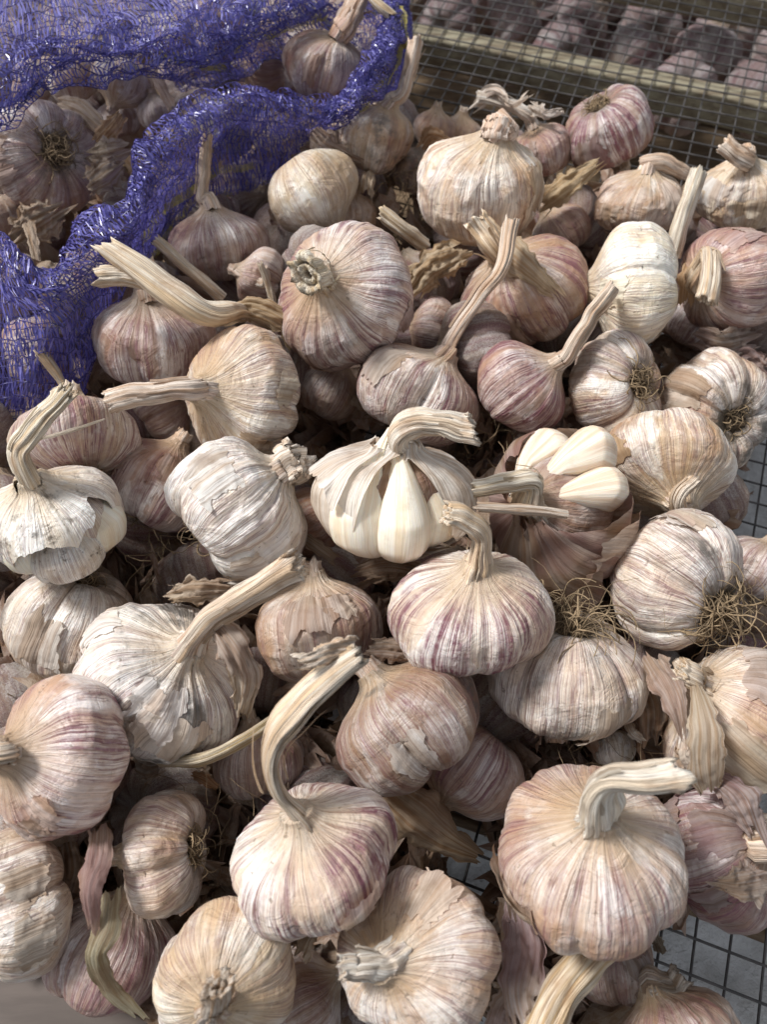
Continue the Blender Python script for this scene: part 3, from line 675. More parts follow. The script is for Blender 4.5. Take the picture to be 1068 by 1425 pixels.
 (58, 218, 76, 200, -66, .085, dict(label='mauve bulb in the net sack with its root circle facing the viewer', tone=(.58, .48, .43), purple=.55, grime=.5, roots=dict(n=130, ln=.75, spread=2.0, curl=2.0), ht=.88, lobes=8, lump=.07, seed=70, wrinkle=1.5)),
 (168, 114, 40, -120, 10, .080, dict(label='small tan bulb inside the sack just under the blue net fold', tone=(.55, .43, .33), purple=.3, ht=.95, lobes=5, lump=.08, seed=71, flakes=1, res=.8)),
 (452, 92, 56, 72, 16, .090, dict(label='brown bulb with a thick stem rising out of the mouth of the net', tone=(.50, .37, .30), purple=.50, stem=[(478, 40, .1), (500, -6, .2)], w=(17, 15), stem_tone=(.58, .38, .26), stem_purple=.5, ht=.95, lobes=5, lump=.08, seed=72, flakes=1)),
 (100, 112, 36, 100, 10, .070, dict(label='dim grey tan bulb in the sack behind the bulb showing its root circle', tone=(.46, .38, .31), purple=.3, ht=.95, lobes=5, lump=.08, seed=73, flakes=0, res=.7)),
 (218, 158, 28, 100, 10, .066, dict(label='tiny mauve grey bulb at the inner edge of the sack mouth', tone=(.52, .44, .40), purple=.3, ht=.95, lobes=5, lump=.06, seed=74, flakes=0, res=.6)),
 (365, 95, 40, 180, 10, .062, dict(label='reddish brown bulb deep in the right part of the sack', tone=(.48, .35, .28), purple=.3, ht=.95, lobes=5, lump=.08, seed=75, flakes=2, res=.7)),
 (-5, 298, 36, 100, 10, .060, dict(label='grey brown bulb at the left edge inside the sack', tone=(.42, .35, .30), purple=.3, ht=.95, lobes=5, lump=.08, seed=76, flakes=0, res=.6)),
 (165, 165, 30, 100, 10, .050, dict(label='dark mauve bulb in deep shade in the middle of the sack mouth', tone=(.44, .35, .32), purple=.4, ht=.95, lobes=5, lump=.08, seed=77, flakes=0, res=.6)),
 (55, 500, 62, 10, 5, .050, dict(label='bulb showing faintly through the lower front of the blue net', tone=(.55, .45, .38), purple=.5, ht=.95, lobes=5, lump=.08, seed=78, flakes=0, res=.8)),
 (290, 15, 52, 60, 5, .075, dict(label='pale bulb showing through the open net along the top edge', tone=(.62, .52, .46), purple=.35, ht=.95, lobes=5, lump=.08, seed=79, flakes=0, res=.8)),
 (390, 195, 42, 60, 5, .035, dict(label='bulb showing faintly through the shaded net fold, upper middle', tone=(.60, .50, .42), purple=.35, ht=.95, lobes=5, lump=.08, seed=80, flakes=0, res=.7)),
]
SPECIAL = {'split': (548, 690, 106, 88, 22, .100), 'broken': (778, 706, 112, 176, 46, .078), 'soiled': (78, 722, 92, 112, 30, .104)}

def relax():
    items = []
    for b in B:
        z = (H - b[5]) / (-ray(b[0], b[1])[2]); items.append([b[0], b[1], b[2], z, z])
    for k in SPECIAL:
        b = SPECIAL[k]; z = (H - b[5]) / (-ray(b[0], b[1])[2]); items.append([b[0], b[1], b[2], z, z])
    A = np.array(items, float)
    for it in range(60):
        P = np.array([at_z(a[0], a[1], a[3]) for a in A]); R = A[:, 2] * A[:, 3] / F
        for i in range(len(A)):
            for j in range(i + 1, len(A)):
                d = np.linalg.norm(P[i] - P[j]); m = .80 * (R[i] + R[j])
                if d < m:
                    a, b = (i, j) if A[i, 4] - R[i] * 0 < A[j, 4] - R[j] * 0 else (j, i)
                    s = (m - d) * .22
                    A[a, 3] -= s * .35; A[b, 3] += s * .65
        A[:, 3] = np.clip(A[:, 3], A[:, 4] * .93, A[:, 4] * 1.16)
        hz = np.array([at_z(a[0], a[1], a[3])[2] - a[2] * a[3] / F * .75 for a in A])
        low = hz < 0.0
        A[low, 3] *= .995
    return A[:, 3]

ZS = relax()
for k, b in enumerate(B):
    garlic(*b[:6], zfix=ZS[k], **b[6])
ZSP = dict(zip(SPECIAL.keys(), ZS[len(B):]))

# ------------------------------------------------------------------ bulbs with bare cloves
def clove_mesh(W, phi, rng, seed, rc=.50, wt=.46, wr=.42, z0=-.66, z1=.74, tipr=.10, nth=48, ns=44, tw=0.0):
    s = np.linspace(0, 1, ns); th = np.linspace(0, 2 * math.pi, nth, endpoint=False)
    prof = np.interp(s, [0, .03, .10, .20, .33, .46, .58, .70, .80, .90, 1.0], [0, .36, .70, .93, 1.0, .93, .77, .54, .31, .13, .05])
    k = np.convolve(np.pad(prof, 2, mode='edge'), [.15, .2, .3, .2, .15], 'valid'); k[0] = 0.0
    zc = z0 + (z1 - z0) * s
    rad = rc * np.interp(s, [0, .2, .45, .75, 1.0], [.55, .92, 1.0, .72, tipr / rc])
    TH, SS = np.meshgrid(th, s)
    cx = np.cos(TH); cy = np.sin(TH)
    keel = 1 - .18 * np.clip(-cx, 0, 1)
    X = rad[:, None] + cx * k[:, None] * wr * keel; Y = cy * k[:, None] * wt * (1 - .35 * np.clip(-cx, 0, 1))
    Z = zc[:, None] + 0 * TH
    Y = Y + tw * (SS - .4)
    Pn = np.stack([cx, cy, SS], -1)
    dd = .014 * vnoise(Pn * (4, 4, 1.0), seed) + .006 * vnoise(Pn * (12, 12, 1.5), seed + 2)
    X = X + cx * dd; Y = Y + cy * dd
    c, n = math.cos(phi), math.sin(phi)
    Q = np.stack([X * c - Y * n, X * n + Y * c, Z], -1)
    return W(Q.reshape(-1, 3)), grid_faces(ns, nth, True), np.stack([cx, cy, SS], -1).reshape(-1, 3)

def wrapper(body, W, lo, hi, seed, off=.03, m=150, n=60, curl=.08, ragged=.05, t0=0, t1=360):
    """ragged sheet of skin over the body between heights lo(theta) and hi(theta)"""
    full = (t1 - t0) >= 360
    th = np.radians(np.linspace(t0, t1, m, endpoint=not full))
    a = np.stack([np.cos(th) * 3, np.sin(th) * 3, th * 0], -1)
    L = np.array([lo(math.degrees(x)) for x in th]) + ragged * fbm(a * 1.5, seed, 5)
    U = np.array([hi(math.degrees(x)) for x in th]) + ragged * fbm(a * 1.5 + 9, seed + 1, 5)
    U = np.minimum(U, 1.0)
    v = np.linspace(0, 1, n)
    SS = L[None, :] + (U - L)[None, :] * v[:, None]; TH = np.repeat(th[None, :], n, 0)
    N = body.normals(); Q = body.sample(TH, SS, body.Q); Nn = body.sample(TH, SS, N)
    eL = np.clip(1 - v / .25, 0, 1) ** 2; eU = np.clip(1 - (1 - v) / .25, 0, 1) ** 2
    wl = 1 + .9 * vnoise(a * 1.1 + 4, seed + 3)
    o = off + curl * (eL[:, None] * (L > .06)[None, :] + eU[:, None] * (U < .93)[None, :]) * wl[None, :]
    o = o + .012 * fbm(np.stack([np.cos(TH) * 5, np.sin(TH) * 5, SS * 6], -1), seed + 6, 3)
    Q = Q + Nn * o[..., None]
    return W(Q.reshape(-1, 3)), grid_faces(n, m, full), np.stack([np.cos(TH), np.sin(TH), SS], -1).reshape(-1, 3)

def clove_bulb(key, label, seed, phis, clove_tone, lo, hi, skin_tone, skin_purple, inner_tone, stem, w, stem_tone, stem_purple=.1, ht=.88, core=.80, cl=dict(), extra=(), grime=0.0, curl=.07, clove_purple=.1, flat=.7, off=.03, mat=None, jag=1.2, core_lo=0.0):
    px, py, r, a, el, h = SPECIAL[key]; z = ZSP[key]; rng = np.random.default_rng(seed)
    R = r * z / F; Cn = at_z(px, py, z); Fm = frame(px, py, a, el); org = Cn - np.array([0, 0, .7 * R])
    W = lambda Q: Cn + (np.asarray(Q) * R) @ Fm.T
    T = (at_z(stem[0][0], stem[0][1], z - R * (math.sin(math.radians(el)) * .9 + stem[0][2])) - Cn) @ Fm / R
    q = np.array([T[0], T[1]]); m = np.linalg.norm(q); q = q * min(1, .25 / m)
    body = Body(rng, 144, 84, len(phis) + 1, .06, ht, 1, 1.0, tuple(q), seed * 17)
    t = thing('garlic_bulb', label, 'garlic bulb', org)
    corem = Body(rng, 96, 60, 5, .06, ht, 1, .8, tuple(q), seed * 19)
    mesh_obj('inner_skin', W(corem.Q.reshape(-1, 3) * np.array([core, core, .96])), grid_faces(60, 96, True), M_SKIN, t, org, corem.sk().reshape(-1, 3), color=inner_tone + (.15,))['wear'] = .7
    for k, p in enumerate(phis):
        kw = dict(cl)
        if isinstance(p, (tuple, list)): kw.update(p[1]); p = p[0]
        V, Fq, SKc = clove_mesh(W, math.radians(p), rng, seed + k * 7, **kw)
        mesh_obj('clove', V, Fq, M_CLOVE, t, org, SKc, color=clove_tone + (clove_purple,))
    V, Fq, SKc = wrapper(body, W, lo, hi, seed, off=off, curl=curl)
    o = mesh_obj('torn_skin', V, Fq, mat or M_PAPER, t, org, SKc, color=skin_tone + (skin_purple,)); o['grime'] = grime; o['wear'] = .3
    for e in extra:
        V, Fq, SKc = wrapper(body, W, e[0], e[1], seed + 50, off=e[2], curl=e[3], t0=e[4], t1=e[5], m=60)
        mesh_obj('skin_flake', V, Fq, M_PAPER, t, org, SKc, color=e[6])
    neckP = W(body.Q[-1].mean(0)); neckT = unit(neckP - W(body.Q[-8].mean(0)))
    make_stem(t, org, neckP, neckT, R, stem, w, rng, seed, flat, stem_tone, stem_purple, jag)
    ALL.append((Cn, R, label))
    return t, body, W, R, org, rng

def bumpf(pts):
    xs = [p[0] for p in pts]; ys = [p[1] for p in pts]
    return lambda d: float(np.interp(((d + 180) % 360) - 180, xs, ys))

clove_bulb('split', 'split white bulb in the centre, bare cloves showing under its ragged curled neck', 101,
    [(12, dict(rc=.62, wt=.37, wr=.42, z0=-.78, z1=.90)), (-44, dict(rc=.60, wt=.44, wr=.43, z0=-.78, z1=.95)), (62, dict(rc=.52, wt=.44, wr=.42)), (-88, dict(rc=.53, wt=.42, wr=.46)), 128, 180, -138],
    (.93, .88, .76),
    bumpf([(-180, .3), (-90, .30), (-66, .24), (-44, .30), (-32, .42), (-24, .60), (-13, .84), (0, .90), (20, .90), (30, .78), (38, .62), (48, .50), (62, .32), (85, .30), (120, .3), (180, .3)]),
    lambda d: 1.0, (.95, .92, .86), .0, (.36, .24, .15),
    [(556, 606, .10), (566, 590, .25), (600, 584, .40), (660, 598, .45)], (20, 22, 18, 20), (.82, .72, .58), ht=.86, core=.72, curl=.02, off=.02,
    cl=dict(rc=.52, wt=.44, wr=.42, z1=.66), extra=[(bumpf([(-180, .55), (-60, .60), (0, .60), (180, .5)]), bumpf([(-180, .95), (-110, .9), (-25, .93), (0, .93), (180, .9)]), .09, .06, -130, -38, (.92, .87, .80, .05)),
    (bumpf([(-180, .1), (40, .10), (90, .14), (180, .1)]), bumpf([(-180, .3), (10, .12), (30, .20), (55, .30), (90, .22), (180, .3)]), .05, .05, 26, 82, (.88, .84, .76, .05))])
clove_bulb('broken', 'broken open brown bulb showing bare cream cloves, stem lying to the left', 102,
    [(20, dict(rc=.72, wt=.27, wr=.34, z0=-.36, z1=.62)), (57, dict(rc=.80, wt=.31, wr=.36, z0=-.42, z1=.66)), (104, dict(rc=.66, wt=.34, wr=.36, z0=-.3, z1=.80)), -150],
    (.84, .77, .66),
    lambda d: 0.0, bumpf([(-180, .90), (-120, .97), (-60, .93), (-30, .76), (-12, .60), (0, .46), (35, .36), (74, .38), (90, .50), (100, .58), (120, .72), (150, .86), (180, .90)]),
    (.42, .30, .22), .40, (.36, .24, .17),
    [(742, 668, .22), (706, 672, .25), (656, 681, .25)], (17, 17, 13), (.88, .76, .55), ht=.82, core=.66, cl=dict(rc=.42, wt=.32, wr=.32), curl=.035, clove_purple=.28, off=.0,
    extra=[(bumpf([(-180, .80), (-60, .45), (0, .5), (180, .5)]), bumpf([(-180, .99), (-40, .93), (180, .9)]), .09, .10, -130, -30, (.44, .32, .24, .35)),
           (bumpf([(-180, .20), (-60, .22), (0, .18), (180, .5)]), bumpf([(-180, .6), (-20, .58), (0, .42), (180, .6)]), .09, .12, -50, 0, (.52, .40, .31, .5))])
clove_bulb('soiled', 'lumpy white bulb with bulging cloves and grey soil, at the left edge', 103,
    [(-6, dict(rc=.58, wt=.54, wr=.50, z0=-.80, z1=.62)), (58, dict(rc=.60, wt=.46, wr=.44, z0=-.7, z1=.80)), (-62, dict(rc=.54, wt=.42, wr=.44)), 120, 180, -120],
    (.80, .77, .66),
    bumpf([(-180, .2), (-70, .2), (-50, .46), (-25, .58), (10, .56), (24, .62), (40, .72), (56, .60), (66, .2), (180, .2)]),
    lambda d: 1.0, (.90, .87, .79), .0, (.66, .60, .50),
    [(35, 660, .2), (22, 624, .35), (52, 588, .45), (92, 546, .45)], (22, 17, 16, 14), (.80, .68, .48), ht=.84, core=.84, flat=.6,
    cl=dict(rc=.52, wt=.42, wr=.42), off=.03, curl=.03, mat=M_SKIN, grime=1.6)
# the front clove of the soiled bulb carries a coat of dirty skin
_t = [o for o in C.objects if o.get('label', '').startswith('lumpy white bulb')][0]
_c = [o for o in _t.children if o.name.startswith('clove')]
_c[0].data = _c[0].data.copy(); _c[0].data.materials.clear(); _c[0].data.materials.append(M_SKIN); _c[0]['grime'] = 2.6; _c[0]['wear'] = .5; _c[0].color = (.80, .77, .70, .0)

# ------------------------------------------------------------------ bulbs buried below, seen only through the gaps
def in_heap(px, py):
    if px > 845 and py > 1225: return False
    if px > 1000 and py > 1000: return False
    if py > 1340 and px < 210: return False
    top = 190 + (px - 560) * .22 if px > 560 else -120
    if py < top: return False
    if 600 < px < 720 and 1110 < py < 1270: return False
    if px > 990 and 700 < py < 860: return False
    return -140 < px < 1180 and py < 1520
def to_px(p):
    d = np.asarray(p) - CAM; z = np.dot(d, FWD); return 534 + F * np.dot(d, RIGHT) / z, 712.5 - F * np.dot(d, UP) / z
rngf = np.random.default_rng(5)
protos = []
nfill = 0
for lay, hh in ((0, .030), (1, .070)):
    for iy in range(16):
        for ix in range(-7, 8):
            x = ix * .056 + (iy % 2) * .028 + lay * .02 + rngf.uniform(-.008, .008); y = -.10 + iy * .050 + lay * .015 + rngf.uniform(-.008, .008)
            R = rngf.uniform(.022, .029); hz = hh + rngf.uniform(-.004, .006)
            p = np.array([x, y, hz]); u, v = to_px(p)
            if not in_heap(u, v): continue
            if any(np.linalg.norm(p - c) < (.72 if q == 'fill' else .62 + .1 * lay) * (R + r) for c, r, q in ALL): continue
            if lay == 1 and (v < 330 or u > 880 or v > 1250): continue
            k = nfill; nfill += 1
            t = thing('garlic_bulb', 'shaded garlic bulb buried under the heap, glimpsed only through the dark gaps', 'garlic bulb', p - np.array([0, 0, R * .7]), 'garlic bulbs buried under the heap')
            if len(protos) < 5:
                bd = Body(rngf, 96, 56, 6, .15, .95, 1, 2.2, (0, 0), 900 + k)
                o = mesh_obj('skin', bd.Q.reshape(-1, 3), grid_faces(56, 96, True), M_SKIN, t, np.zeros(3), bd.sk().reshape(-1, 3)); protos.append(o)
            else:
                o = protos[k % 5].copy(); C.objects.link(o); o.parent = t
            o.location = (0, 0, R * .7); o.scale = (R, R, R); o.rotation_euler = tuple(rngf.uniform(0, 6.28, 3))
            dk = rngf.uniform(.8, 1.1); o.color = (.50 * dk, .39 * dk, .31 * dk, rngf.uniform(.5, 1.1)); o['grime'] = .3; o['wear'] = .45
            ALL.append((p, R, 'fill'))
# ------------------------------------------------------------------ wire tray and timber
YAW = math.radians(20)
DA = np.array([math.sin(YAW), math.cos(YAW), 0.0]); DB = np.array([math.cos(YAW), -math.sin(YAW), 0.0]); UZ = np.array([0, 0, 1.0])
O0 = at_h(534, 700, 0.0); O0[2] = 0
M_WIRE = simple_material('wire', rgb(.050, .047, .045), rgb(.11, .10, .095), 90, .45, .3, .0003, .5, metal=.35).m
def beam(name, c, half, mat, parent, axes=(DB, DA, UZ), seed=0, seg=40, rough=.0012):
    """sawn timber: box with rounded, slightly uneven long edges; half = (along, across, up)"""
    n = seg; s = np.linspace(-1, 1, n)
    prof = []
    hx, hy, hz = half; b = min(hy, hz) * .22
    for (sx, sy) in ((1, 1), (-1, 1), (-1, -1), (1, -1)):
        cx, cy = sx * (hy - b), sy * (hz - b)
        a0 = math.atan2(sy, sx) - math.pi / 4
        for k in range(4):
            a = a0 + k * math.pi / 6; prof.append((cx + b * math.cos(a), cy + b * math.sin(a)))
    pr = np.array(prof); m = len(pr)
    S, K = np.meshgrid(s, np.arange(m), indexing='ij')
    P = c + (S * hx)[..., None] * axes[0] + pr[K][..., 0][..., None] * axes[1] + pr[K][..., 1][..., None] * axes[2]
    nz = np.stack([vnoise(P * 60, seed), vnoise(P * 60 + 7, seed + 1), vnoise(P * 60 + 3, seed + 2)], -1) * rough
    P = P + nz
    V = P.reshape(-1, 3)
    caps = [np.array([[0] + [0, 0, 0]])][:0]
    c0 = len(V); V = np.vstack([V, P[0].mean(0), P[-1].mean(0)])
    tri = []
    for j in range(m):
        tri.append((c0, (j + 1) % m, j)); tri.append((c0 + 1, (n - 1) * m + j, (n - 1) * m + (j + 1) % m))
    return mesh_obj(name, V, [grid_faces(n, m, True), np.array(tri)], mat, parent, (0, 0, 0))
tW = simple_material('weathered_wood', rgb(.17, .135, .09), rgb(.30, .27, .19), 22, .85, .6, .0015, .2, (1, 9, 6), rot=YAW, detail=7.0)
M_WOOD = tW.m
M_WOOD2 = simple_material('dark_wood', rgb(.13, .085, .05), rgb(.22, .155, .095), 22, .85, .6, .0015, .2, (1, 9, 6), rot=YAW, detail=7.0).m
SP = .0140
paths = []; rad = []
ext = 62
for k in range(-ext, ext + 1):
    for (d, e, zz) in ((DA, DB, 0.0), (DB, DA, .0011)):
        s = np.linspace(-.9, .9, 90)
        wob = .0011 * vnoise(np.stack([s * 9, s * 0 + k * 1.7, s * 0 + (5 if zz else 0)], -1), 3)
        sag = .0022 * vnoise(np.stack([(O0 + d * s_ + e * k * SP)[:2].tolist() + [0] for s_ in s]) * 9 if False else np.array([(O0 + d * s_ + e * k * SP) * 7 for s_ in s]), 8)
        P = O0 + d * s[:, None] + e * (k * SP + wob)[:, None] + UZ * (zz + sag)[:, None]
        paths.append(P[::1]); rad.append(.00062)
V, Fq = [], []; off = 0
th = np.linspace(0, 2 * math.pi, 6, endpoint=False)
for P in paths:
    T = unit(P[-1] - P[0]); N = np.cross(T, UZ); n = len(P)
    v = P[:, None] + .00062 * (np.cos(th)[None, :, None] * N + np.sin(th)[None, :, None] * UZ)
    V.append(v.reshape(-1, 3)); Fq.append(grid_faces(n, 6, True) + off); off += n * 6
tray = thing('drying_tray', 'square wire mesh drying tray on weathered timber bars, carrying the garlic heap', 'drying tray', O0)
wm = mesh_obj('wire_mesh', np.concatenate(V), np.concatenate(Fq), M_WIRE, tray, O0); wm['kind'] = 'stuff'
def bar_from_px(px, py, drop, half, mat, seed):
    c = at_h(px, py, -drop); al = np.dot(O0 - c, DB); c = c + DB * al
    b = beam('timber_bar', c - O0, (.95,) + half, mat, tray, seed=seed); return b
bar_from_px(888, 124, .014, (.0105, .0125), M_WOOD, 1)
bar_from_px(1020, 1252, .014, (.011, .012), M_WOOD2, 2)
bar_from_px(1010, 0, .014, (.016, .0125), M_WOOD, 3)
bar_from_px(400, 640, .014, (.012, .012), M_WOOD2, 4)

# lower tray of garlic beyond and below the mesh
low = thing('lower_tray', 'lower slatted tray in the dark beneath, holding more garlic', 'drying tray', (0.25, .85, -.215))
for k in range(9):
    c = np.array([.30, .40 + k * .11, -.205]) - np.array([.25, .85, -.215])
    beam('slat', c, (.9, .048, .006), M_WOOD2, low, seed=20 + k, seg=24)
rngl = np.random.default_rng(11)
lowp = []; nl = 0
def low_ok(px, py): return py < 330 and px > 420
for lay in (0, 1):
    for iy in range(-2, 15):
        for ix in range(-3, 14):
            x = ix * .072 + (iy % 2) * .036 + lay * .036 + rngl.uniform(-.008, .008); y = .50 + iy * .064 + lay * .032 + rngl.uniform(-.008, .008)
            z = -.125 + lay * .045 + rngl.uniform(-.006, .008)
            p = np.array([x, y, z]); u, v = to_px(p)
            if not (470 < u < 1150 and -80 < v < 52 + max(0, u - 560) * .21 + 10): continue
            R = rngl.uniform(.029, .035)
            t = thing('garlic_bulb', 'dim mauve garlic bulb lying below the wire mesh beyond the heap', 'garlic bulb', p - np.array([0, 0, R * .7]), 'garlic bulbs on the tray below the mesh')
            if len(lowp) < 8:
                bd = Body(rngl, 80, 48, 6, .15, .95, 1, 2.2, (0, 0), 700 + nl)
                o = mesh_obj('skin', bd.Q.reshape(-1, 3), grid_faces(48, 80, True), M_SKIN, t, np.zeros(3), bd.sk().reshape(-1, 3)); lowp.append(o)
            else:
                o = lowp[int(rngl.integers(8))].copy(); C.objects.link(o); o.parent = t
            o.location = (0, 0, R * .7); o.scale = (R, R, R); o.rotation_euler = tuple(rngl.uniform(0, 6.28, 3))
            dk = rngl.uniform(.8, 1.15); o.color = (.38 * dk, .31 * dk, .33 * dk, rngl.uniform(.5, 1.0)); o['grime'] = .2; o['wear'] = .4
            nl += 1

# rough pale ground under the near part of the tray
def sheet(name, cx, cy, w, d, z, nx, ny, amp, sc, mat, seed, rot=0.0):
    x = np.linspace(-w / 2, w / 2, nx); y = np.linspace(-d / 2, d / 2, ny); X, Y = np.meshgrid(x, y)
    c, s = math.cos(rot), math.sin(rot)
    P = np.stack([cx + X * c - Y * s, cy + X * s + Y * c, np.full_like(X, z)], -1)
    P[..., 2] += amp * fbm(np.stack([X * sc, Y * sc, X * 0], -1), seed, 4)
    return mesh_obj(name, P.reshape(-1, 3), grid_faces(ny, nx), mat, None, (cx, cy, z))
gm = simple_material('pale_rough_concrete', rgb(.88, .88, .87), rgb(.72, .72, .70), 60, .9, 1.0, .006, .2, detail=7.0)
g = sheet('floor', .60, .0, 1.12, .62, -.075, 300, 170, .0045, 40, gm.m, 3, -YAW); g['kind'] = 'structure'
dgm = simple_material('shade_dark_ground', rgb(.045, .038, .036), rgb(.02, .018, .018), 14, .95, .8, .004, .15)  # ground coloured near black to stand in for shade in the gaps
g2 = sheet('ground', 0, 1.5, 16, 16, -.26, 120, 120, .004, 6, dgm.m, 4); g2['kind'] = 'structure'

# smooth taupe board at the near left corner
bm = simple_material('taupe_board', rgb(.125, .098, .083), rgb(.085, .066, .055), 12, .6, .25, .0004, .3, (1, 6, 1))
def board():
    E0 = at_h(-40, 1325, .040); E1 = at_h(215, 1452, .040); T = unit(E1 - E0); N = np.cross(UZ, T)
    if np.dot(N, np.array([0, -1.0, 0])) < 0: N = -N
    c = (E0 + E1) / 2 + N * .03; c[2] = .036
    t = thing('taupe_board', 'smooth taupe board in shade under the bulbs at the bottom left corner', 'board', c)
    beam('panel', np.zeros(3), (.12, .035, .003), bm.m, t, axes=(T, N, UZ), seed=9, rough=.0002)
    beam('rim', N * .028 + UZ * .006, (.12, .004, .0035), simple_material('pale_rim', rgb(.55, .52, .47), rgb(.45, .42, .37), 20).m, t, axes=(T, N, UZ), seed=12, rough=.0003)
board()

# ------------------------------------------------------------------ loose dry leaves, skins and stems
def scrap(name, label, cat, pts, w, tone, purple=.2, cup=.5, crumple=.10, seed=1, n=54, m=21, group=None, twist=0.0, roll=0.0, mat=None, taper=True, torn=.24):
    """curled dry leaf or skin: a cupped, crumpled sheet swept along image points (px, py, h)"""
    rng = np.random.default_rng(seed)
    P = even(np.array([at_h(*p) for p in pts]), n)
    T = np.gradient(P, axis=0); T /= np.linalg.norm(T, axis=1, keepdims=True)
    s = np.linspace(0, 1, n); u = np.linspace(-1, 1, m); U_, S_ = np.meshgrid(u, s)
    vdir = P - CAM; vdir /= np.linalg.norm(vdir, axis=1, keepdims=True)
    Sd = np.cross(T, vdir); Sd /= np.linalg.norm(Sd, axis=1, keepdims=True); Up = np.cross(Sd, T); Up *= np.sign(-np.sum(Up * vdir, 1))[:, None]
    px = np.mean([depth_of(p) for p in P]) / F
    wv = np.interp(s, np.linspace(0, 1, len(w)), w) * px
    ang = roll + twist * s
    Sd2 = Sd * np.cos(ang)[:, None] + Up * np.sin(ang)[:, None]; Up2 = -Sd * np.sin(ang)[:, None] + Up * np.cos(ang)[:, None]
    ph = U_ * math.pi * cup * .5
    R_ = wv / max(.2, math.sin(min(math.pi * cup * .5, math.pi / 2)))
    lat = np.sin(ph) * R_[:, None]; hgt = (np.cos(ph) - 1) * R_[:, None]
    rag = fbm(np.stack([S_ * 9, U_ * 0 + np.sign(U_), S_ * 0], -1), seed, 4) * torn * np.abs(U_) ** 2
    lat = lat * (1 + rag)
    endr = fbm(np.stack([U_ * 3, S_ * 0, U_ * 0 + 3], -1), seed + 4, 4)
    V = P[:, None] + lat[..., None] * Sd2[:, None] + hgt[..., None] * Up2[:, None]
    V = V + T[:, None] * ((np.clip((S_ - .85) / .15, 0, 1) + np.clip((.12 - S_) / .12, 0, 1) * -1) * endr * wv.mean() * .8)[..., None]
    sc = 1 / max(wv.mean(), 1e-4)
    cr = 1.3 * fbm(np.stack([U_ * 3, S_ * 5, U_ * 0], -1), seed + 8, 4)
    cr2 = vnoise(np.stack([U_ * 7, S_ * 1.2, U_ * 0], -1), seed + 9) * .5
    V = V + Up2[:, None] * ((cr + cr2) * crumple * wv[:, None])[..., None]
    sk = np.stack([np.cos(U_ * 1.5), np.sin(U_ * 1.5), S_], -1)
    org = V.reshape(-1, 3).mean(0); org[2] = V[..., 2].min()
    o = mesh_obj(name, V.reshape(-1, 3), grid_faces(n, m), mat or M_PAPER, None, org, sk.reshape(-1, 3), color=tuple(tone) + (purple,))
    return tag(o, label, cat, group)

def loose_stem(label, pts, w, tone, seed, flat=.62, purple=.1, jag=.9):
    P = even(np.array([at_h(*p) for p in pts]), 34)
    px = np.mean([depth_of(p) for p in P]) / F
    r = np.interp(np.linspace(0, 1, 34), np.linspace(0, 1, len(w)), w) * px
    V, Fq, SKc = tube(P, r, 34, flat, .18, seed, jag, ref=-unit(P[0] - CAM))
    org = P.mean(0)
    o = mesh_obj('dry_stalk', V, Fq, M_STEM, None, org, SKc, color=tuple(tone) + (purple,))
    return tag(o, label, 'dry stem')

loose_stem('thick splintered stem lying across the mauve bulb, its frayed end by the net', [(372, 450, .085), (330, 432, .105), (285, 436, .118), (240, 408, .125), (190, 372, .13), (150, 345, .133)], (14, 13, 19, 25, 22, 17), (.80, .66, .46), 401, .7, .05, 1.3)
loose_stem('short frayed stump beside the splintered stem, pointing at the net', [(215, 395, .122), (175, 385, .124), (138, 386, .124)], (17, 17, 18), (.70, .57, .40), 402, .7)
loose_stem('slender cut stem leaning out of the dark below the upright stem', [(310, 415, .078), (270, 380, .09), (218, 335, .10)], (13, 11, 12), (.74, .60, .43), 403)
loose_stem('tall pale stem standing between the bright ribbed bulb and the far right bulb', [(936, 358, .085), (950, 305, .10), (972, 238, .115)], (13, 12, 13), (.86, .76, .58), 404, .8)
loose_stem('short angled stem end showing below the net at the left', [(100, 570, .075), (85, 530, .085), (55, 490, .095)], (9, 8, 12), (.60, .46, .31), 405)
loose_stem('stub of straw stem resting behind the bluish pink bulb', [(590, 340, .085), (560, 318, .095), (532, 296, .10)], (16, 15, 15), (.72, .60, .42), 406)
loose_stem('flat brown stem piece poking out at the very top above the net', [(505, -20, .125), (525, 5, .125), (548, 24, .12)], (8, 8, 10), (.72, .56, .35), 407)
loose_stem('thin dark twig of stem standing in the gap left of the bluish pink bulb', [(385, 440, .08), (374, 400, .09), (362, 366, .10)], (7, 7, 6), (.62, .50, .34), 408)
loose_stem('broken brown stem lying parallel under the stem of the broken bulb', [(790, 716, .112), (740, 710, .112), (665, 706, .11)], (11, 15, 13), (.58, .44, .32), 409, .45)
loose_stem('greenish straw stem lying under the dirty white bulb', [(225, 1062, .082), (285, 1055, .088), (340, 1030, .09), (385, 998, .088)], (9, 16, 16, 12), (.62, .49, .25), 410, .5)
loose_stem('fat ochre folded stem at the bottom edge below the largest bulb', [(850, 1312, .070), (815, 1340, .085), (775, 1390, .088), (745, 1450, .088)], (30, 34, 38, 36), (.60, .42, .20), 411, .6, 0, 1.3)
scrap('dry_leaf', 'wide brown dry leaf running down to the bare mesh, lower centre', 'dry leaf', [(530, 1095, .062), (570, 1125, .064), (620, 1165, .052), (662, 1188, .040)], (26, 36, 28, 10), (.50, .34, .19), .15, .5, .16, 421)
scrap('dry_leaf', 'twisted pink and brown leaf hanging over the shaded purple bulb', 'dry leaf', [(138, 1145, .095), (133, 1195, .105), (122, 1240, .110), (128, 1300, .10)], (17, 20, 14, 8), (.60, .44, .34), .55, .55, .14, 422, twist=.8)
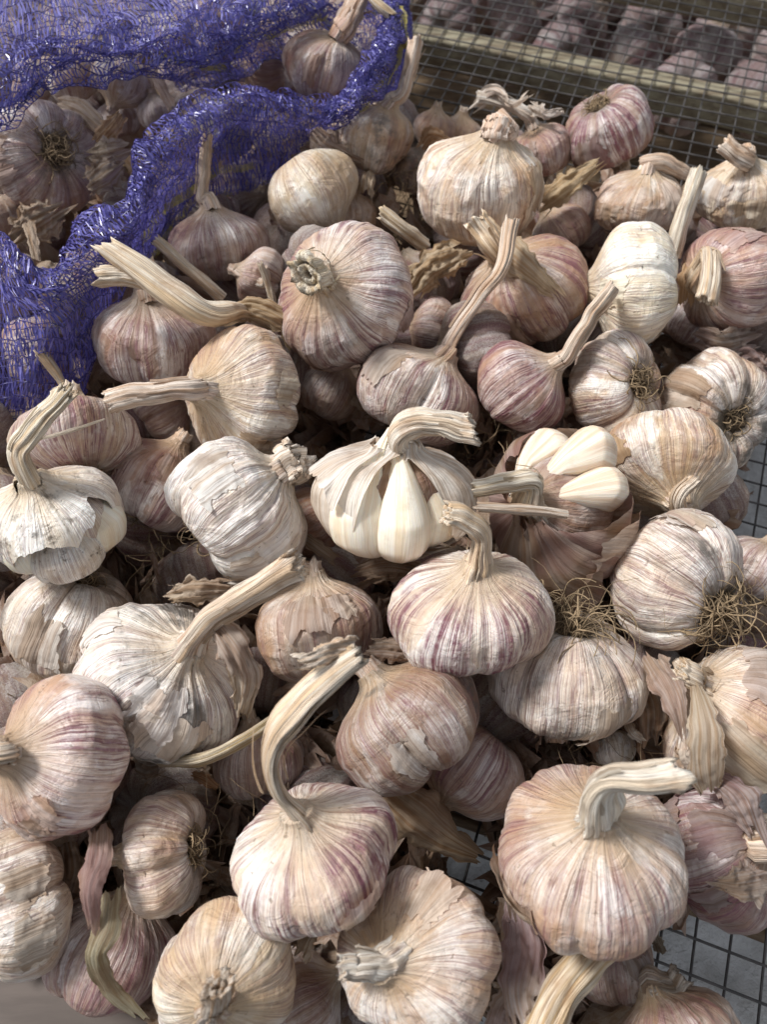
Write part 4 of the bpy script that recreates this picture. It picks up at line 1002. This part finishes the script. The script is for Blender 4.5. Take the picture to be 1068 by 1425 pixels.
scrap('dry_leaf', 'grey green twisted leaf strip on the shaded purple bulb', 'dry leaf', [(152, 1240, .10), (146, 1290, .10), (130, 1335, .098), (150, 1380, .085), (190, 1418, .075)], (16, 17, 15, 17, 14), (.42, .38, .24), .0, .5, .12, 423, twist=1.2)
scrap('dry_leaf', 'dark curled leaf scrap at the shadowy edge left of the ribbed white bulb', 'dry leaf', [(90, 1170, .07), (95, 1210, .07), (85, 1255, .065)], (20, 26, 18), (.36, .27, .20), .2, .6, .2, 424)
scrap('skin_scrap', 'papery mauve skin sheet standing beside the fat ochre stem', 'garlic skin', [(722, 1262, .075), (732, 1320, .085), (722, 1380, .090), (735, 1440, .090)], (20, 34, 28, 24), (.84, .74, .70), .6, .5, .22, 425)
scrap('skin_scrap', 'pale torn skin curl at the bottom edge left of the ochre stem', 'garlic skin', [(690, 1432, .08), (705, 1400, .082), (740, 1385, .082)], (15, 19, 12), (.72, .62, .55), .4, .6, .2, 426)
scrap('skin_scrap', 'crumpled pointed brown skin hanging beside the fanned open bulb', 'garlic skin', [(905, 915, .088), (930, 955, .100), (944, 990, .100), (950, 1022, .096)], (20, 22, 19, 5), (.60, .48, .38), .25, .5, .22, 427)
scrap('skin_scrap', 'folded ochre skin strip hanging below the fanned open bulb', 'garlic skin', [(968, 948, .100), (982, 1010, .105), (982, 1060, .098), (988, 1105, .085)], (8, 20, 24, 16), (.68, .57, .42), .1, .45, .12, 428)
scrap('skin_scrap', 'mauve skin flap draped on the dark violet bulb at the right edge', 'garlic skin', [(1000, 1085, .085), (1030, 1110, .092), (1056, 1165, .088)], (18, 26, 14), (.40, .31, .30), .6, .5, .18, 429)
scrap('skin_scrap', 'creased brown skin flap lying over the lower side of the dark violet bulb', 'garlic skin', [(1000, 1228, .095), (1030, 1232, .096), (1066, 1225, .09)], (10, 24, 26), (.60, .50, .42), .2, .4, .22, 430)
scrap('skin_scrap', 'yellow brown skin wisp sticking up behind the pale wide necked bulb', 'garlic skin', [(755, 285, .075), (785, 262, .085), (832, 228, .095)], (16, 19, 6), (.66, .50, .28), .0, .5, .2, 431)
scrap('skin_scrap', 'curled white skin shred on top of the mauve bulb, upper right', 'garlic skin', [(660, 150, .088), (690, 128, .098), (712, 150, .098), (735, 135, .10)], (7, 10, 9, 5), (.90, .84, .76), .1, .7, .3, 432, twist=2.0)
scrap('skin_scrap', 'white skin shred with a bluish tip right of the curled one', 'garlic skin', [(738, 148, .09), (760, 160, .095), (782, 155, .098)], (8, 9, 6), (.86, .82, .76), .1, .6, .3, 433, twist=1.0)
scrap('skin_scrap', 'shaggy brown leaf base behind the bluish pink bulb', 'dry leaf', [(575, 400, .075), (600, 372, .085), (645, 352, .088)], (18, 25, 17), (.60, .45, .27), .0, .6, .26, 434)
scrap('dry_leaf', 'broad straw leaf folded over the brown purple bulb', 'dry leaf', [(672, 318, .106), (705, 345, .110), (745, 380, .108), (775, 410, .10)], (18, 22, 19, 8), (.66, .52, .34), .1, .45, .16, 435)
scrap('skin_scrap', 'orange brown skin sliver between the far right bulbs', 'garlic skin', [(955, 420, .075), (962, 385, .085), (985, 352, .085)], (10, 17, 12), (.62, .40, .20), .0, .5, .15, 436)
scrap('skin_scrap', 'shadowed curl of skin at the right edge under the pink bulb', 'garlic skin', [(975, 470, .07), (1010, 480, .075), (1050, 470, .07)], (16, 24, 18), (.50, .40, .33), .3, .5, .25, 437)
scrap('skin_scrap', 'small skin cup with a pale rim right of the shadowed curl', 'garlic skin', [(1010, 505, .068), (1040, 500, .07), (1066, 520, .066)], (14, 20, 16), (.46, .35, .30), .4, .6, .25, 438)
scrap('skin_scrap', 'ragged tan skin at the neck of the tan wrinkled bulb in the middle', 'garlic skin', [(510, 905, .092), (545, 905, .095), (592, 915, .09)], (14, 18, 8), (.58, .45, .33), .2, .6, .3, 439)
scrap('skin_scrap', 'crisp skin fragments piled above the thick white stem, centre left', 'garlic skin', [(232, 830, .090), (270, 822, .097), (320, 820, .095)], (14, 21, 12), (.62, .50, .36), .1, .5, .3, 440)
scrap('skin_scrap', 'straw coloured chip hanging under the broad striped bulb', 'garlic skin', [(440, 1288, .085), (430, 1305, .088), (418, 1328, .088)], (9, 10, 14), (.76, .64, .48), .0, .4, .15, 441)
scrap('skin_scrap', 'flat slat of straw below the wrinkled chalk white bulb', 'dry leaf', [(410, 740, .072), (440, 760, .075), (470, 782, .072)], (9, 9, 8), (.50, .40, .30), .0, .3, .1, 442)
scrap('skin_scrap', 'tattered brown skin in the hollow under the split white bulb', 'garlic skin', [(500, 800, .06), (540, 792, .068), (590, 800, .06)], (16, 20, 12), (.46, .32, .21), .1, .6, .3, 443)
scrap('skin_scrap', 'grey brown husk behind the ivory barrel bulb', 'garlic skin', [(432, 178, .085), (452, 200, .092), (480, 215, .09), (505, 225, .08)], (14, 16, 8, 4), (.46, .36, .28), .1, .6, .26, 444)
scrap('skin_scrap', 'knotted pale stub below the small two lobed bulb', 'garlic skin', [(515, 232, .07), (512, 250, .08), (508, 275, .075)], (8, 9, 11), (.62, .50, .36), .1, .9, .3, 445)
scrap('skin_scrap', 'orange husk between two small bulbs behind the wide necked bulb', 'garlic skin', [(590, 205, .07), (602, 192, .08), (625, 200, .078)], (10, 14, 8), (.60, .36, .18), .0, .6, .25, 446)
scrap('skin_scrap', 'brown broken leaf wrapped round the neck left of the bluish pink bulb', 'dry leaf', [(310, 440, .10), (350, 430, .105), (395, 450, .10), (410, 480, .09)], (12, 17, 18, 10), (.58, .44, .26), .0, .7, .22, 447)
scrap('skin_scrap', 'orange brown skin inside the sack beside the bulb with the root circle', 'garlic skin', [(135, 198, .092), (152, 180, .10), (168, 160, .10)], (10, 14, 9), (.58, .38, .22), .0, .5, .22, 448)
scrap('skin_scrap', 'loose grey brown skin lying in the lower part of the sack mouth', 'garlic skin', [(120, 262, .085), (145, 245, .092), (172, 225, .09)], (16, 24, 14), (.46, .37, .29), .1, .6, .28, 449)
scrap('skin_scrap', 'pale skin lobe at the right side of the sack mouth', 'garlic skin', [(125, 215, .088), (150, 212, .095), (178, 205, .09)], (10, 17, 12), (.58, .47, .36), .1, .6, .25, 450)
scrap('skin_scrap', 'long loose skin strip across the bulbs deep in the sack', 'garlic skin', [(80, 140, .085), (110, 150, .095), (150, 185, .09)], (8, 15, 8), (.52, .43, .34), .1, .5, .25, 451)
scrap('skin_scrap', 'crumbled husk at the left edge of the sack mouth', 'garlic skin', [(20, 330, .085), (50, 310, .092), (85, 290, .09)], (18, 28, 16), (.44, .34, .25), .0, .5, .35, 452)
scrap('skin_scrap', 'pale splinter lying in the left corner of the sack mouth', 'dry leaf', [(38, 308, .10), (45, 335, .10), (50, 362, .098)], (8, 8, 6), (.56, .44, .32), .0, .4, .15, 453)
scrap('dry_leaf', 'thin loose stem skin slanting beside the net edge in the sack', 'dry leaf', [(208, 90, .10), (222, 118, .10), (238, 148, .098)], (6, 8, 6), (.46, .38, .32), .2, .5, .15, 454)
scrap('skin_scrap', 'torn outer skin hanging at the right of the dirty white bulb', 'garlic skin', [(300, 870, .115), (325, 905, .118), (342, 945, .108), (335, 990, .09)], (16, 24, 22, 14), (.56, .48, .38), .2, .5, .30, 455)
scrap('skin_scrap', 'dark shrivelled leaf bit on the mesh right of the largest bulb', 'dry leaf', [(905, 1292, .05), (915, 1310, .05), (922, 1326, .046)], (9, 7, 8), (.30, .25, .18), .0, .6, .2, 456)
scrap('skin_scrap', 'grey white skin lump in the gap between the dirty bulb and the ribbed bulb', 'garlic skin', [(186, 1062, .07), (205, 1070, .075), (225, 1066, .07)], (14, 18, 10), (.40, .35, .30), .0, .7, .35, 457)
scrap('skin_scrap', 'rusty leaf tip below the greenish straw stem', 'dry leaf', [(268, 1078, .07), (285, 1085, .072), (302, 1096, .066)], (6, 9, 4), (.52, .28, .12), .0, .4, .2, 458)
scrap('skin_scrap', 'white curled chip beside the tiny smooth white bulb', 'garlic skin', [(875, 1005, .07), (882, 1020, .074), (896, 1030, .07)], (6, 8, 5), (.82, .79, .72), .0, .6, .2, 459)
scrap('skin_scrap', 'brown papery nest of skin between the cream bulb and the fanned open one', 'garlic skin', [(890, 950, .06), (905, 985, .068), (905, 1030, .062)], (22, 30, 20), (.42, .32, .23), .1, .7, .4, 460)
scrap('skin_scrap', 'thin white thread of skin across the purple striped bulb', 'garlic skin', [(50, 612, .125), (90, 602, .128), (146, 583, .126)], (2, 3, 1.2), (.86, .80, .68), .0, .3, .1, 461)

_o = scrap('torn_strip', None, None, [(500, 905, .150), (470, 905, .156), (440, 915, .160), (412, 922, .160)], (22, 15, 13, 11), (.80, .64, .48), .1, .7, .25, 470, mat=M_STEM)
_t = [o for o in C.objects if o.get('label', '').startswith('broad striped')][0]
_o.parent = _t; _o.location = _o.location - _t.location
# dead root strands and crumbs in the hollows
rngd = np.random.default_rng(77)
paths = []
for (px, py, h, n, l) in ((225, 762, .05, 26, .026), (320, 1120, .070, 14, .026), (845, 450, .06, 12, .012), (660, 610, .06, 26, .016), (445, 470, .05, 14, .02), (560, 250, .06, 60, .012), (835, 1035, .05, 30, .016), (500, 560, .04, 20, .02), (760, 860, .05, 10, .02)):
    P0 = at_h(px, py, h)
    for k in range(n):
        p = P0 + rngd.normal(size=3) * np.array([.012, .010, .004]); d = unit(rngd.normal(size=3) * np.array([1, 1, .5])); pp = [p]; bx = rngd.normal(size=3)
        for i in range(9):
            d = unit(d + rngd.normal(size=3) * .25 + np.cross(d, bx) * .15); pp.append(pp[-1] + d * l * rngd.uniform(.6, 1.2) / 9 * 1.6)
        paths.append(np.array(pp))
V, Fq = ribbon_tubes(paths, rngd.uniform(.00014, .0003, len(paths)))
o = mesh_obj('loose_roots', V, Fq, M_ROOT, None, (0, 0, .02)); tag(o, 'brown hair thin root strands tangled in the dark hollows of the heap', 'dry roots', kind='stuff')
# small flakes scattered in the gaps (uncountable litter)
Vs, Fs, Ks = [], [], []; off = 0
for k in range(3400):
    px, py = rngd.uniform(0, 1068), rngd.uniform(200, 1425)
    if not in_heap(px, py): continue
    h = rngd.uniform(.035, .060) if k < 380 else rngd.uniform(.003, .030); c = at_h(px, py, h)
    a = unit(rngd.normal(size=3)); b = unit(np.cross(a, rngd.normal(size=3))); nn = np.cross(a, b)
    L = rngd.uniform(.004, .013) * (1 if k < 380 else 1.7); Wd = L * rngd.uniform(.25, .7)
    u, v = np.meshgrid(np.linspace(-1, 1, 6), np.linspace(-1, 1, 5)); cu = rngd.uniform(-.5, .5)
    P = c + (u * L * (1 + .3 * rngd.normal(size=u.shape) * (np.abs(u) > .9)))[..., None] * a + (v * Wd * (1 + .25 * rngd.normal(size=u.shape)))[..., None] * b + ((u * u * cu + .15 * rngd.normal(size=u.shape)) * L * .5)[..., None] * nn
    Vs.append(P.reshape(-1, 3)); Fs.append(grid_faces(5, 6) + off); off += 30
    Ks.append(np.stack([u * .4 + k, v * .4, u * .2], -1).reshape(-1, 3))
o = mesh_obj('skin_litter', np.concatenate(Vs), np.concatenate(Fs), M_PAPER, None, (0, 0, .03), np.concatenate(Ks), color=(.40, .29, .20, .2))
tag(o, 'small broken skin flakes littered down in the gaps between bulbs', 'garlic skin', kind='stuff')

# ------------------------------------------------------------------ blue net sack
def net_material(name, c1, c2, rough=.36):
    t = NT(name)
    gm_ = t.new('ShaderNodeNewGeometry')
    c = t.mix(gm_.outputs['Random Per Island'], c1, c2)
    t.l.new(c, t.b.inputs['Base Color']); t.b.inputs['Roughness'].default_value = rough
    t.b.inputs['Specular IOR Level'].default_value = .7
    tr = t.new('ShaderNodeBsdfTranslucent'); t.l.new(c, tr.inputs[0])
    mx = t.new('ShaderNodeMixShader'); mx.inputs[0].default_value = .30
    t.l.new(t.b.outputs[0], mx.inputs[1]); t.l.new(tr.outputs[0], mx.inputs[2]); t.l.new(mx.outputs[0], t.n['Material Output'].inputs[0])
    return t.m
M_NET = net_material('violet_net_tape', rgb(.085, .075, .31), rgb(.20, .185, .54), .26)
M_NETD = net_material('dark_net_thread', rgb(.035, .028, .15), rgb(.07, .055, .26), .4)
M_YEL = net_material('yellow_net_tape', rgb(.34, .29, .07), rgb(.50, .42, .12), .4)

def loft(rows, nu=60):
    """rows: list of image polylines [(px,py,h),...] from the lip downwards -> surface function"""
    R_ = np.array([even(np.array([at_h(*p) for p in r]), nu) for r in rows])       # k, nu, 3
    def f(u, v):
        k = len(rows) - 1
        vv = np.clip(v, 0, 1) * k; i = np.minimum(vv.astype(int), k - 1); fr = (vv - i)[..., None]
        uu = np.clip(u, 0, 1) * (nu - 1); j = np.minimum(uu.astype(int), nu - 2); fu = (uu - j)[..., None]
        def g(ii):
            ii = np.clip(ii, 0, k); return R_[ii, j] * (1 - fu) + R_[ii, j + 1] * fu
        a, b, c, d = g(i - 1), g(i), g(i + 1), g(i + 2)
        return .5 * (2 * b + (c - a) * fr + (2 * a - 5 * b + 4 * c - d) * fr ** 2 + (3 * b - a - 3 * c + d) * fr ** 3)
    def size():
        return np.mean([np.sum(np.linalg.norm(np.diff(r, axis=0), axis=1)) for r in R_]), np.mean(np.sum(np.linalg.norm(np.diff(R_, axis=0), axis=2), axis=0))
    return f, size()

sack = thing('mesh_sack', 'open blue violet net sack of garlic lying in the upper left corner', 'mesh sack', at_h(200, 320, .0))
sorg = np.array(sack.location)
def net(rows, seed, layers=1, chain=.0052, pitch=.00115, wr=.004, tapew=.00052, fold=.003, yellow=None, dens=1.0):
    f, (lu, lv) = loft(rows); rng = np.random.default_rng(seed)
    def surf(u, v, ly):
        P = f(u, v)
        q = np.stack([u * lu * 55 + ly * 3, v * lv * 55, u * 0], -1)
        q2 = np.stack([u * lu * 130, v * lv * 40 + ly * 5, u * 0], -1)
        n = np.stack([fbm(q, seed + 1, 2), fbm(q + 7, seed + 2, 2), fbm(q + 13, seed + 3, 2)], -1) * wr
        n2 = np.stack([vnoise(q2, seed + 5) * .3, vnoise(q2 + 3, seed + 6) * .3, vnoise(q2 + 9, seed + 7)], -1) * wr * .5
        return P + n + n2 + UZ * (ly * -fold)
    for ly in range(layers):
        nc = max(3, int(lv / chain)); nt = int(lu / pitch)
        Vt, Ft = [], []; off = 0
        u = (np.arange(nt) + .5) / nt
        rows_u = []
        jit = noise2(np.arange(nc)[:, None] * .9 + u[None, :] * 3, u[None, :] * lu * 60 + 0 * np.arange(nc)[:, None], seed + 30 + ly, 2) * .07
        vv = (np.arange(nc)[:, None] + .15 + jit) / nc
        uu = np.repeat(u[None, :], nc, 0) + rng.uniform(-.25, .25, (nc, nt)) / nt
        CH = surf(uu, np.clip(vv, 0, 1), ly)               # chain stitch nodes nc, nt
        # zigzag tapes between neighbouring chains
        A = CH[:-1]; Bn = CH[1:]
        for sgn in (1, -1):
            par = ((np.arange(nt)[None, :] + np.arange(nc - 1)[:, None]) % 2 == (0 if sgn > 0 else 1)).ravel()
            sh = np.ones((nc - 1, nt), int) * sgn
            j2 = np.clip(np.arange(nt)[None, :] + sh, 0, nt - 1)
            P0 = A.reshape(-1, 3); P1 = np.take_along_axis(Bn, j2[..., None].repeat(3, -1), 1).reshape(-1, 3)
            keep = (rng.uniform(size=len(P0)) < .97 * dens) & par; P0, P1 = P0[keep], P1[keep]
            N_ = len(P0); mid = (P0 + P1) / 2 + rng.normal(size=(N_, 3)) * .0004 + UZ * .0004
            T = P1 - P0; T /= (np.linalg.norm(T, axis=1, keepdims=True) + 1e-9)
            tu = np.gradient(CH, axis=1)[:-1].reshape(-1, 3)[keep]; tu /= (np.linalg.norm(tu, axis=1, keepdims=True) + 1e-9)
            Sx = tu + rng.normal(size=(N_, 3)) * .38; Sx /= (np.linalg.norm(Sx, axis=1, keepdims=True) + 1e-9)
            tw = rng.normal(size=(N_, 3)) * .25; S2 = Sx + tw; S2 /= np.linalg.norm(S2, axis=1, keepdims=True)
            w_ = (tapew * rng.uniform(.35, 1.25, N_))[:, None]
            V = np.stack([P0 - Sx * w_ * .6, P0 + Sx * w_ * .6, mid - S2 * w_, mid + S2 * w_, P1 - Sx * w_ * .5, P1 + Sx * w_ * .5], 1).reshape(-1, 3)
            b = np.arange(N_) * 6
            Fq = np.concatenate([np.stack([b, b + 1, b + 3, b + 2], -1), np.stack([b + 2, b + 3, b + 5, b + 4], -1)]) + off
            Vt.append(V); Ft.append(Fq); off += len(V)
        o = mesh_obj('net_tapes', np.concatenate(Vt), np.concatenate(Ft), M_NET, sack, sorg, smooth=False); o['kind'] = 'stuff'
        # chain stitch threads
        cp = []
        for k in range(nc):
            m = max(20, int(lu / .0012)); us = np.linspace(0, 1, m); P = np.stack([np.interp(us, u, CH[k, :, a]) for a in range(3)], -1)
            P = P + np.stack([np.sin(us * lu / .0011), np.cos(us * lu / .0013), np.sin(us * lu / .0009)], -1) * .0003
            cp.append(P)
        V, Fq = ribbon_tubes(cp, .00030, 3); o = mesh_obj('net_threads', V, Fq, M_NETD, sack, sorg, smooth=False); o['kind'] = 'stuff'
    if yellow:
        for (u0, u1, v0, v1, wd) in yellow:
            m = int(lu * abs(u1 - u0) / .0011) + int(lv * abs(v1 - v0) / .0011) + 8; t = np.linspace(0, 1, m)
            a = surf(u0 + (u1 - u0) * t, v0 + (v1 - v0) * t, 0)
            a = a + (CAM - a) / np.linalg.norm(CAM - a, axis=1, keepdims=True) * .0045
            T = np.gradient(a, axis=0); T /= np.linalg.norm(T, axis=1, keepdims=True); vd = a - CAM; vd /= np.linalg.norm(vd, axis=1, keepdims=True)
            Sx = np.cross(T, vd); Sx /= np.linalg.norm(Sx, axis=1, keepdims=True); wv = wd * rng.uniform(.8, 1.1, m)[:, None]
            hw = T * .00035
            V = np.stack([a - Sx * wv - hw, a - Sx * wv + hw, a + Sx * wv + hw * 2.4, a + Sx * wv + hw * .6], 1).reshape(-1, 3)
            b = np.arange(m) * 4; Fq = np.stack([b, b + 1, b + 2, b + 3], -1)
            o = mesh_obj('yellow_band', V, Fq, M_YEL, sack, sorg, smooth=False); o['kind'] = 'stuff'

# lower lip: from the mouth edge down the outside of the sack
net([[(-40, 296, .108), (10, 330, .112), (60, 366, .114), (111, 300, .116), (165, 275, .122), (186, 205, .126), (236, 155, .126), (312, 118, .124), (368, 119, .122), (425, 131, .118), (462, 142, .112)],
     [(-40, 330, .116), (20, 370, .118), (75, 392, .118), (130, 335, .122), (185, 300, .124), (210, 240, .124), (255, 190, .122), (320, 148, .120), (370, 148, .118), (425, 155, .112), (462, 160, .104)],
     [(-40, 440, .104), (20, 450, .106), (80, 450, .104), (130, 400, .102), (180, 355, .098), (208, 305, .090), (262, 240, .085), (322, 205, .080), (375, 195, .076), (425, 182, .072), (458, 175, .07)],
     [(-40, 590, .060), (20, 585, .064), (75, 574, .064), (120, 530, .058), (150, 450, .050), (196, 390, .042), (240, 320, .036), (310, 290, .034), (375, 255, .036), (420, 215, .04), (450, 190, .044)]],
    21, layers=2, chain=.0060, wr=.0040, yellow=[(.45, .80, .72, .78, .0022), (.50, .76, .88, .9, .0022)])
# upper band over the sack
net([[(-40, 182, .128), (10, 152, .130), (50, 117, .130), (91, 95, .128), (140, 90, .128), (200, 90, .126), (253, 74, .126), (300, 66, .126), (345, 40, .124), (400, 20, .120), (470, -5, .118)],
     [(-40, 120, .142), (20, 95, .142), (70, 66, .142), (130, 60, .140), (200, 58, .138), (260, 44, .138), (320, 28, .134), (380, 4, .130), (450, -20, .126)],
     [(-40, 50, .138), (40, 30, .140), (120, 22, .136), (200, 18, .134), (270, 5, .132), (340, -15, .130), (430, -45, .124)],
     [(-40, -80, .11), (60, -80, .12), (160, -70, .12), (260, -70, .12), (360, -80, .12), (430, -90, .11)]],
    22, layers=2, chain=.0072, wr=.0046, fold=.009, dens=1.0)
# right hand side of the mouth: rolled band curving up round the stemmed bulb
net([[(452, 150, .104), (480, 122, .110), (508, 88, .114), (528, 50, .116), (536, 15, .114), (530, -30, .11)],
     [(458, 166, .108), (492, 138, .116), (525, 102, .122), (546, 60, .122), (552, 15, .12), (545, -35, .115)],
     [(465, 172, .080), (502, 158, .082), (540, 128, .084), (562, 80, .086), (566, 25, .086), (560, -30, .085)],
     [(462, 178, .044), (500, 170, .040), (540, 145, .034), (566, 95, .030), (572, 35, .030), (566, -30, .03)]],
    23, layers=2, chain=.0050, wr=.0034, yellow=[(.12, .68, .52, .44, .0020)])
# shaded inside wall of the sack at the back of the mouth
net([[(225, 78, .100), (280, 66, .112), (320, 48, .118), (380, 22, .118), (440, 10, .116), (520, -5, .112)],
     [(230, 100, .080), (285, 96, .088), (330, 84, .088), (390, 66, .086), (450, 40, .084), (540, 20, .082)],
     [(250, 122, .060), (300, 118, .060), (345, 108, .060), (400, 98, .060), (460, 80, .060), (540, 60, .058)]],
    24, layers=2, chain=.0055, wr=.0040, dens=.7, yellow=[(.02, .25, .1, .6, .0028), (.32, .75, .35, .3, .0026)])
# left flank showing bulbs faintly through the single net, and the net lying under the spilled bulbs
net([[(-40, 470, .100), (30, 468, .100), (90, 458, .096), (130, 440, .088)],
     [(-40, 560, .080), (30, 556, .080), (80, 545, .078), (125, 510, .068)],
     [(-40, 592, .060), (30, 590, .060), (75, 580, .058), (118, 545, .052)]],
    25, layers=1, chain=.0060, wr=.0030, dens=.8)
